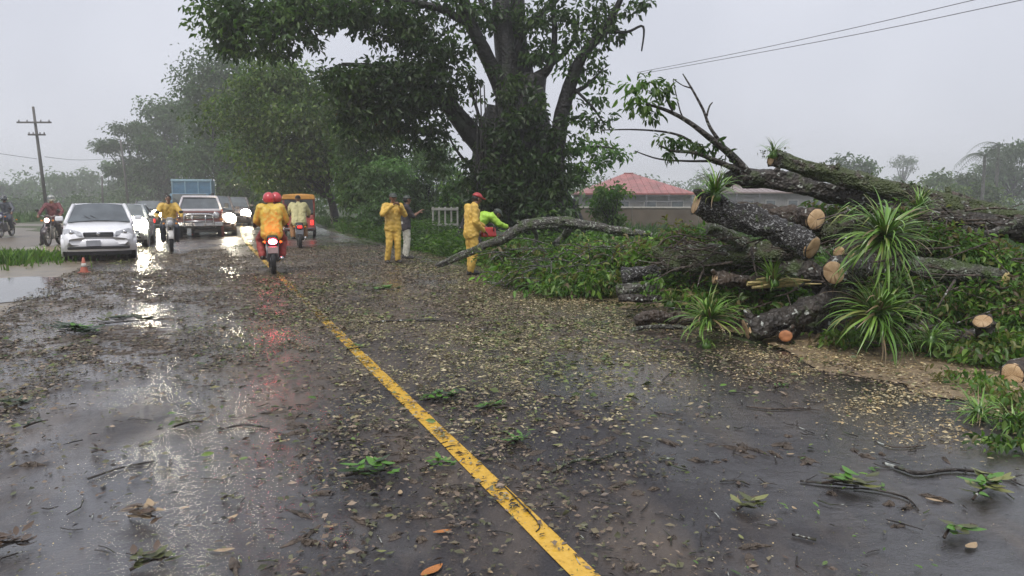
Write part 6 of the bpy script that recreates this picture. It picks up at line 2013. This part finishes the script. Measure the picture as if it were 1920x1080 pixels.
# fine pale bits on the near asphalt
def d_fine(s, t, x, y):
    return .30 + .55 * sstep(.4, .65, fbm(x * .9, y * .9, 91))
scatter('wood_chips', 34000, 405, d_fine, (.003, .014), CHIP + BROWNS + TANS, (1.2, 8), (-4, 4), wr=.5)
def d_near(s, t, x, y):
    return .08 + .9 * sstep(.52, .68, fbm(x * .75, y * .75, 95, 4))
scatter('leaf_litter', 60000, 407, d_brown, (.008, .05), BROWNS + OLV[:2], (1.4, 5.4), (-4.1, 4.6), hi=True, wr=.36)
scatter('leaf_litter', 9000, 406, d_near, (.010, .06), BROWNS + OLV[:2], (1.2, 6.5), (-4.1, 4.2), hi=True, wr=.36)
def mush(n, seed):
    rg = np.random.default_rng(seed)
    rr = random.Random(seed)
    m = mat('leaf_mush', (0.085, 0.064, 0.047), .5, var=.55, scale=14, bump=1.0, bscale=70)
    mb = MB()
    k = 0
    while k < n:
        s, t = 1.6 + 19 * rr.random() ** 1.3, rr.uniform(-4.0, 3.9)
        p = road_pt(s, t)
        d = float(sstep(.46, .62, fbm(t * .9 + s * .3, s * .40, 131, 4)))
        if abs(t) < .2 or rr.random() > d * (1 if t < 1 else .6) * min(1, max(.06, (s - 2.5) / 5)) + .004:
            k += .05
            continue
        f_ = min(1, .35 + s * .07)
        L, W, a = rr.uniform(.03, .16) * f_, rr.uniform(.02, .065) * f_, HEAD + math.pi / 2 * rr.choice((0, 1)) + rr.uniform(-.6, .6)
        h = rr.uniform(.007, .018)
        c, q = math.cos(a), math.sin(a)
        vs = [(p.x, p.y, h)]
        N = 13
        for i in range(N):
            w = 2 * math.pi * i / N
            u = rr.uniform(.4, 1.3)
            x, y = math.cos(w) * L * u, math.sin(w) * W * u
            vs.append((p.x + x * c - y * q, p.y + x * q + y * c, .0015))
        for i in range(N):
            w = 2 * math.pi * i / N
            u = rr.uniform(.35, .6)
            x, y = math.cos(w) * L * u, math.sin(w) * W * u
            vs.append((p.x + x * c - y * q, p.y + x * q + y * c, h * rr.uniform(.5, 1.3)))
        mb.add(vs, [(0, 1 + N + i, 1 + N + (i + 1) % N) for i in range(N)] + [(1 + i, 1 + (i + 1) % N, 1 + N + (i + 1) % N, 1 + N + i) for i in range(N)])
        k += 1
    tag(mb.build('leaf_mush', m, smooth=False), kind='stuff')
mush(2000, 17)
# twigs too small and many to count
def twig_stuff(n, seed, sr, tr):
    rr = random.Random(seed)
    mb = MB()
    for k in range(n):
        s, t = rr.uniform(*sr), rr.uniform(*tr)
        p = road_pt(s, t, .012)
        a = rr.uniform(0, 6.28)
        L = rr.uniform(.05, .18)
        d = Vector((math.cos(a), math.sin(a), 0))
        e = Vector((-d.y, d.x, 0)) * rr.uniform(-.25, .25) * L
        mb.tube([p, p + d * L * .5 + e, p + d * L + Vector((0, 0, .004))], [.004, .004, .002], 4)
    o = mb.build('twig_litter', B_DARK)
    tag(o, kind='stuff')
twig_stuff(500, 5, (2.0, 20), (-4, 4.6))

# ------------------------------------------------------------------ sprigs, sticks and leaves one can point at
def col_mat(name, c, rough=.4):
    return mat(name, c, rough, var=.3, scale=25)
LM = {'green': col_mat('sprig_green', (.085, .20, .030)), 'dark': col_mat('sprig_dark_green', (.030, .055, .022)), 'brown': col_mat('dead_leaf_brown', (.085, .055, .035)),
      'yellow': col_mat('leaf_yellow_green', (.20, .21, .07)), 'orange': col_mat('leaf_orange', (.42, .16, .04)), 'tan': col_mat('leaf_tan', (.36, .26, .15)), 'olive': col_mat('leaf_olive', (.085, .095, .035))}
def flat_leaf(m, seed, w=.42, curl=.2):
    rr = random.Random(seed)
    mb = MB()
    vs = []
    n = 5
    for k in range(n + 1):
        u = k / n
        ww = w * math.sin(math.pi * min(1, u * .93 + .05)) ** .8
        z = .02 + curl * (u - .5) ** 2 + rr.uniform(-.01, .02)
        vs += [(u, -ww / 2, z + .10 * ww), (u, 0, z), (u, ww / 2, z + .10 * ww)]
    for k in range(n):
        b = 3 * k
        mb.f += [(b, b + 1, b + 4, b + 3), (b + 1, b + 2, b + 5, b + 4)]
    mb.v = vs
    return mb.mesh('leaf', m)
LEAFM = {k: [flat_leaf(m, j, .36 + .05 * j, .15 + .12 * j) for j in range(3)] for k, m in LM.items()}
def sprig(lab, px, py, spread_px, kinds, n, seed, ln=None, group='leafy sprigs fallen on the road', flatness=.5):
    rr = random.Random(seed)
    c = G(px, py, .012)
    D = c.y
    L = msize(spread_px, D)
    a0 = rr.uniform(-.6, .6)
    mb = MB()
    d = Vector((math.cos(a0), math.sin(a0), 0))
    mb.tube([d * -L * .9, d * -L * .2 + Vector((0, .02, .02)), d * L * .7 + Vector((0, 0, .03))], [.008, .007, .003], 6, smooth=3)
    root = mb.build('fallen_sprig', B_BROWN)
    root.location = c
    tag(root, lab, 'sprig', group)
    n = int(n * 1.5)
    for k in range(n):
        kd = rr.choice(kinds)
        o = link(bpy.data.objects.new('leaf', rr.choice(LEAFM[kd])), root)
        s = (ln or L * .55) * rr.uniform(.5, 1.15)
        o.scale = (s, s, s)
        u = rr.uniform(-.7, .7)
        o.location = d * L * u + Vector((rr.uniform(-.02, .02), rr.uniform(-.02, .02), .012 + .002 * k))
        o.rotation_euler = (rr.uniform(-.4, .4) * flatness, -rr.uniform(0, .6) * flatness, rr.uniform(0, 6.28))
    return root
for k, (lab, px, py, sp, kinds, n, ln) in enumerate([
        ('bright green sprig on dark asphalt right of the yellow line', 972, 832, 34, ['green', 'green', 'dark'], 16, None),
        ('bright green sprig touching the left side of the yellow line', 820, 878, 38, ['green', 'yellow'], 16, None),
        ('long green sprig left of the one touching the yellow line', 700, 892, 60, ['green', 'dark', 'green'], 20, .11),
        ('pale green sprig with yellow heart on the wet lane at lower right', 1585, 912, 48, ['yellow', 'olive', 'green'], 16, .11),
        ('small sprig with pale yellow leaves on the bluish wet lane', 1408, 955, 30, ['yellow', 'olive'], 9, .10),
        ('large dark green sprig on the left lane', 150, 625, 60, ['dark', 'dark', 'green'], 26, .22),
        ('straggling olive sprig to the right of the large dark one', 255, 605, 70, ['olive', 'dark'], 26, .2),
        ('green sprig lying across the yellow line', 672, 656, 26, ['green', 'yellow'], 14, None),
        ('flat green sprig right of the yellow line behind the bright green one', 835, 750, 44, ['green', 'dark'], 18, None),
        ('loose green sprig right of the flat green one', 930, 766, 36, ['olive', 'green'], 14, None),
        ('clump of brown leaves in the middle of the left lane', 358, 798, 34, ['brown', 'olive'], 16, None),
        ('smaller brown leaf clump left of the other one', 190, 852, 32, ['brown', 'brown', 'olive'], 12, None),
        ('yellow-green twist of leaves on the left lane, nearest to the viewer', 428, 940, 24, ['yellow', 'olive'], 8, None),
        ('pale sprig beside the yellow line among brown crumbs', 530, 832, 26, ['yellow', 'tan'], 7, None),
        ('low sprig of mixed leaves at the left picture edge', 30, 762, 44, ['olive', 'dark'], 16, None),
        ('mushy brown leaf heap at the bottom of the left lane', 270, 975, 46, ['brown', 'brown', 'tan'], 22, .09),
        ('mushy brown leaf heap in the lower left corner', 20, 1030, 46, ['brown', 'brown'], 18, .08),
        ('brown wet leaf heap at the bottom edge under the left lane', 285, 1062, 44, ['brown', 'olive'], 18, .08),
        ('olive sprig on the lower right of the road beside a tan leaf', 1790, 1000, 40, ['olive', 'green'], 9, .10),
        ('yellowish sprig before the workers on the road', 720, 545, 40, ['olive', 'green'], 16, .2),
        ('trampled grass sprig at the right edge of the road', 1850, 925, 60, ['olive', 'yellow', 'green'], 20, .12),
        ('small green cluster on the left lane beside a twist of bark', 275, 840, 24, ['yellow', 'olive'], 8, None),
        ('small dark green sprig alone on the wet lane before the pile', 1468, 730, 18, ['dark', 'green'], 12, None),
        ('small dark cluster at the left edge of the road', 70, 798, 26, ['dark', 'olive'], 9, None)]):
    sprig(lab, px, py, sp, kinds, n, 500 + k, ln)

def stick(lab, pts, m=B_DARK, group='fallen sticks on the road', name='fallen_stick', forks=2, seed=0):
    W3 = [G(a, b, .0) for a, b, w in pts]
    rad = [max(.0022, msize(w, p.y) / 2 * .8) for (a, b, w), p in zip(pts, W3)]
    o0 = W3[0].copy()
    for p, r in zip(W3, rad): p.z = r + .006
    loc = [p - o0 for p in W3]
    mb = MB()
    mb.tube(loc, rad, 7, rough=.12, smooth=5, seed=seed)
    rr = random.Random(seed)
    for k in range(forks):
        i = rr.randrange(0, len(loc) - 1)
        b = loc[i].lerp(loc[i + 1], rr.random())
        d = (loc[i + 1] - loc[i]).normalized()
        d2 = Matrix.Rotation(rr.choice((-1, 1)) * rr.uniform(.5, 1.0), 3, 'Z') @ d
        mb.tube([b, b + d2 * .06, b + d2 * .13 + Vector((0, 0, .01))], [rad[i] * .6, rad[i] * .5, .002], 5, smooth=3)
    o = mb.build(name, m)
    o.location = o0
    return tag(o, lab, 'stick', group)
for k, (lab, pts, m, fk) in enumerate([
        ('long dark wavy branch lying across the right side of the road', [(1655, 872, 6), (1690, 884, 9), (1722, 893, 10), (1780, 886, 9), (1840, 890, 8), (1905, 905, 6)], B_DARK, 3),
        ('dark stick with a broken end pointing at the pale green sprig', [(1600, 918, 4), (1650, 924, 5), (1700, 938, 6), (1722, 960, 4)], B_DARK, 2),
        ('thin dark stick reaching left from the pale green sprig', [(1500, 905, 5), (1545, 910, 6), (1610, 915, 4)], B_DARK, 1),
        ('forked grey branch on the dark asphalt right of the bright sprig', [(1035, 888, 6), (1080, 868, 8), (1120, 866, 8), (1158, 850, 5)], B_GREY, 3),
        ('thin stick crossing the left lane', [(415, 808, 4), (460, 800, 5), (505, 806, 4)], B_DARK, 0),
        ('long dark stick before the puddle in the right lane', [(690, 607, 4), (760, 604, 6), (835, 603, 4)], B_DARK, 2),
        ('straight dark stick on the wet lane, nearest to the bottom edge', [(1485, 1006, 7), (1530, 1017, 7)], B_DARK, 0),
        ('curved stick on the wet lane', [(1350, 905, 3), (1385, 905, 5), (1405, 912, 4)], B_DARK, 1),
        ('stick lying over the yellow line', [(935, 905, 3), (970, 940, 4), (1010, 985, 4), (1005, 1000, 3)], B_DARK, 1),
        ('stick left of the brown leaf clump on the left lane', [(165, 902, 6), (230, 880, 5), (290, 868, 4)], B_DARK, 2),
        ('short pale stick on the wet lane', [(1235, 862, 6), (1265, 865, 6)], B_GREY, 0),
        ('brown stick before the wood chips in the right lane', [(1400, 765, 4), (1450, 770, 5), (1520, 767, 4)], B_BROWN, 2),
        ('thin stick at the far right behind the nearest tuft', [(1640, 830, 3), (1680, 842, 4), (1735, 838, 3)], B_BROWN, 1)]):
    stick(lab, pts, m, forks=fk, seed=700 + k)
rr = random.Random(77)
for k in range(60):
    px, py = rr.uniform(20, 1800), rr.uniform(600, 1070)
    a, L = rr.uniform(0, 3.14), rr.uniform(8, 26)
    stick('short thin dark twig lying loose on the wet asphalt', [(px, py, 2), (px + math.cos(a) * L, py + math.sin(a) * L * .35 + rr.uniform(-3, 3), 2.4), (px + math.cos(a) * L * 2, py + math.sin(a + .2) * L * .7, 2)], B_DARK, 'loose twigs on the road', 'fallen_twig', 0, 800 + k)

def lone_leaf(lab, px, py, size_px, kind, rot, seed, group='single leaves on the road'):
    c = G(px, py, .008)
    o = bpy.data.objects.new('fallen_leaf', LEAFM[kind][seed % 3])
    link(o)
    s = msize(size_px, c.y)
    o.scale = (s, s, s * .8)
    o.location = c
    o.rotation_euler = (0, 0, rot)
    return tag(o, lab, 'leaf', group)
lone_leaf('large orange leaf at the bottom edge left of the yellow line', 790, 1082, 60, 'orange', .9, 1)
lone_leaf('orange-tan leaf on the asphalt above the large orange one', 812, 1000, 38, 'orange', .35, 0)
lone_leaf('round tan leaf on the lower right of the road beside the olive sprig', 1812, 1030, 40, 'tan', .6, 2)
lone_leaf('pale leaf at the tip of the broken dark stick', 1735, 935, 30, 'tan', -.6, 0)
lone_leaf('tan leaf left of the long green sprig', 606, 990, 26, 'tan', .4, 1)
lone_leaf('cream leaf on the left lane before the yellow-green twist', 425, 975, 26, 'tan', 1.0, 2)
lone_leaf('long cream leaf at the left of the bottom edge', 400, 1035, 40, 'tan', .3, 0)
rr = random.Random(99)
kinds = ['brown', 'brown', 'brown', 'olive', 'tan', 'yellow', 'olive']
for k in range(120):
    py = 600 + 470 * rr.random() ** 1.2
    px = rr.uniform(10, 1500 if py > 720 else 1150)
    kd = rr.choice(kinds)
    lone_leaf({'brown': 'single brown wet leaf lying flat on the asphalt', 'olive': 'single olive green leaf lying flat on the asphalt', 'tan': 'single tan leaf lying flat on the asphalt', 'yellow': 'single yellow-green leaf lying flat on the asphalt'}[kd],
              px, py, rr.uniform(9, 22), kd, rr.uniform(0, 6.28), k, {'brown': 'loose brown leaves on the road', 'olive': 'loose olive leaves on the road', 'tan': 'loose tan leaves on the road', 'yellow': 'loose yellow-green leaves on the road'}[kd])
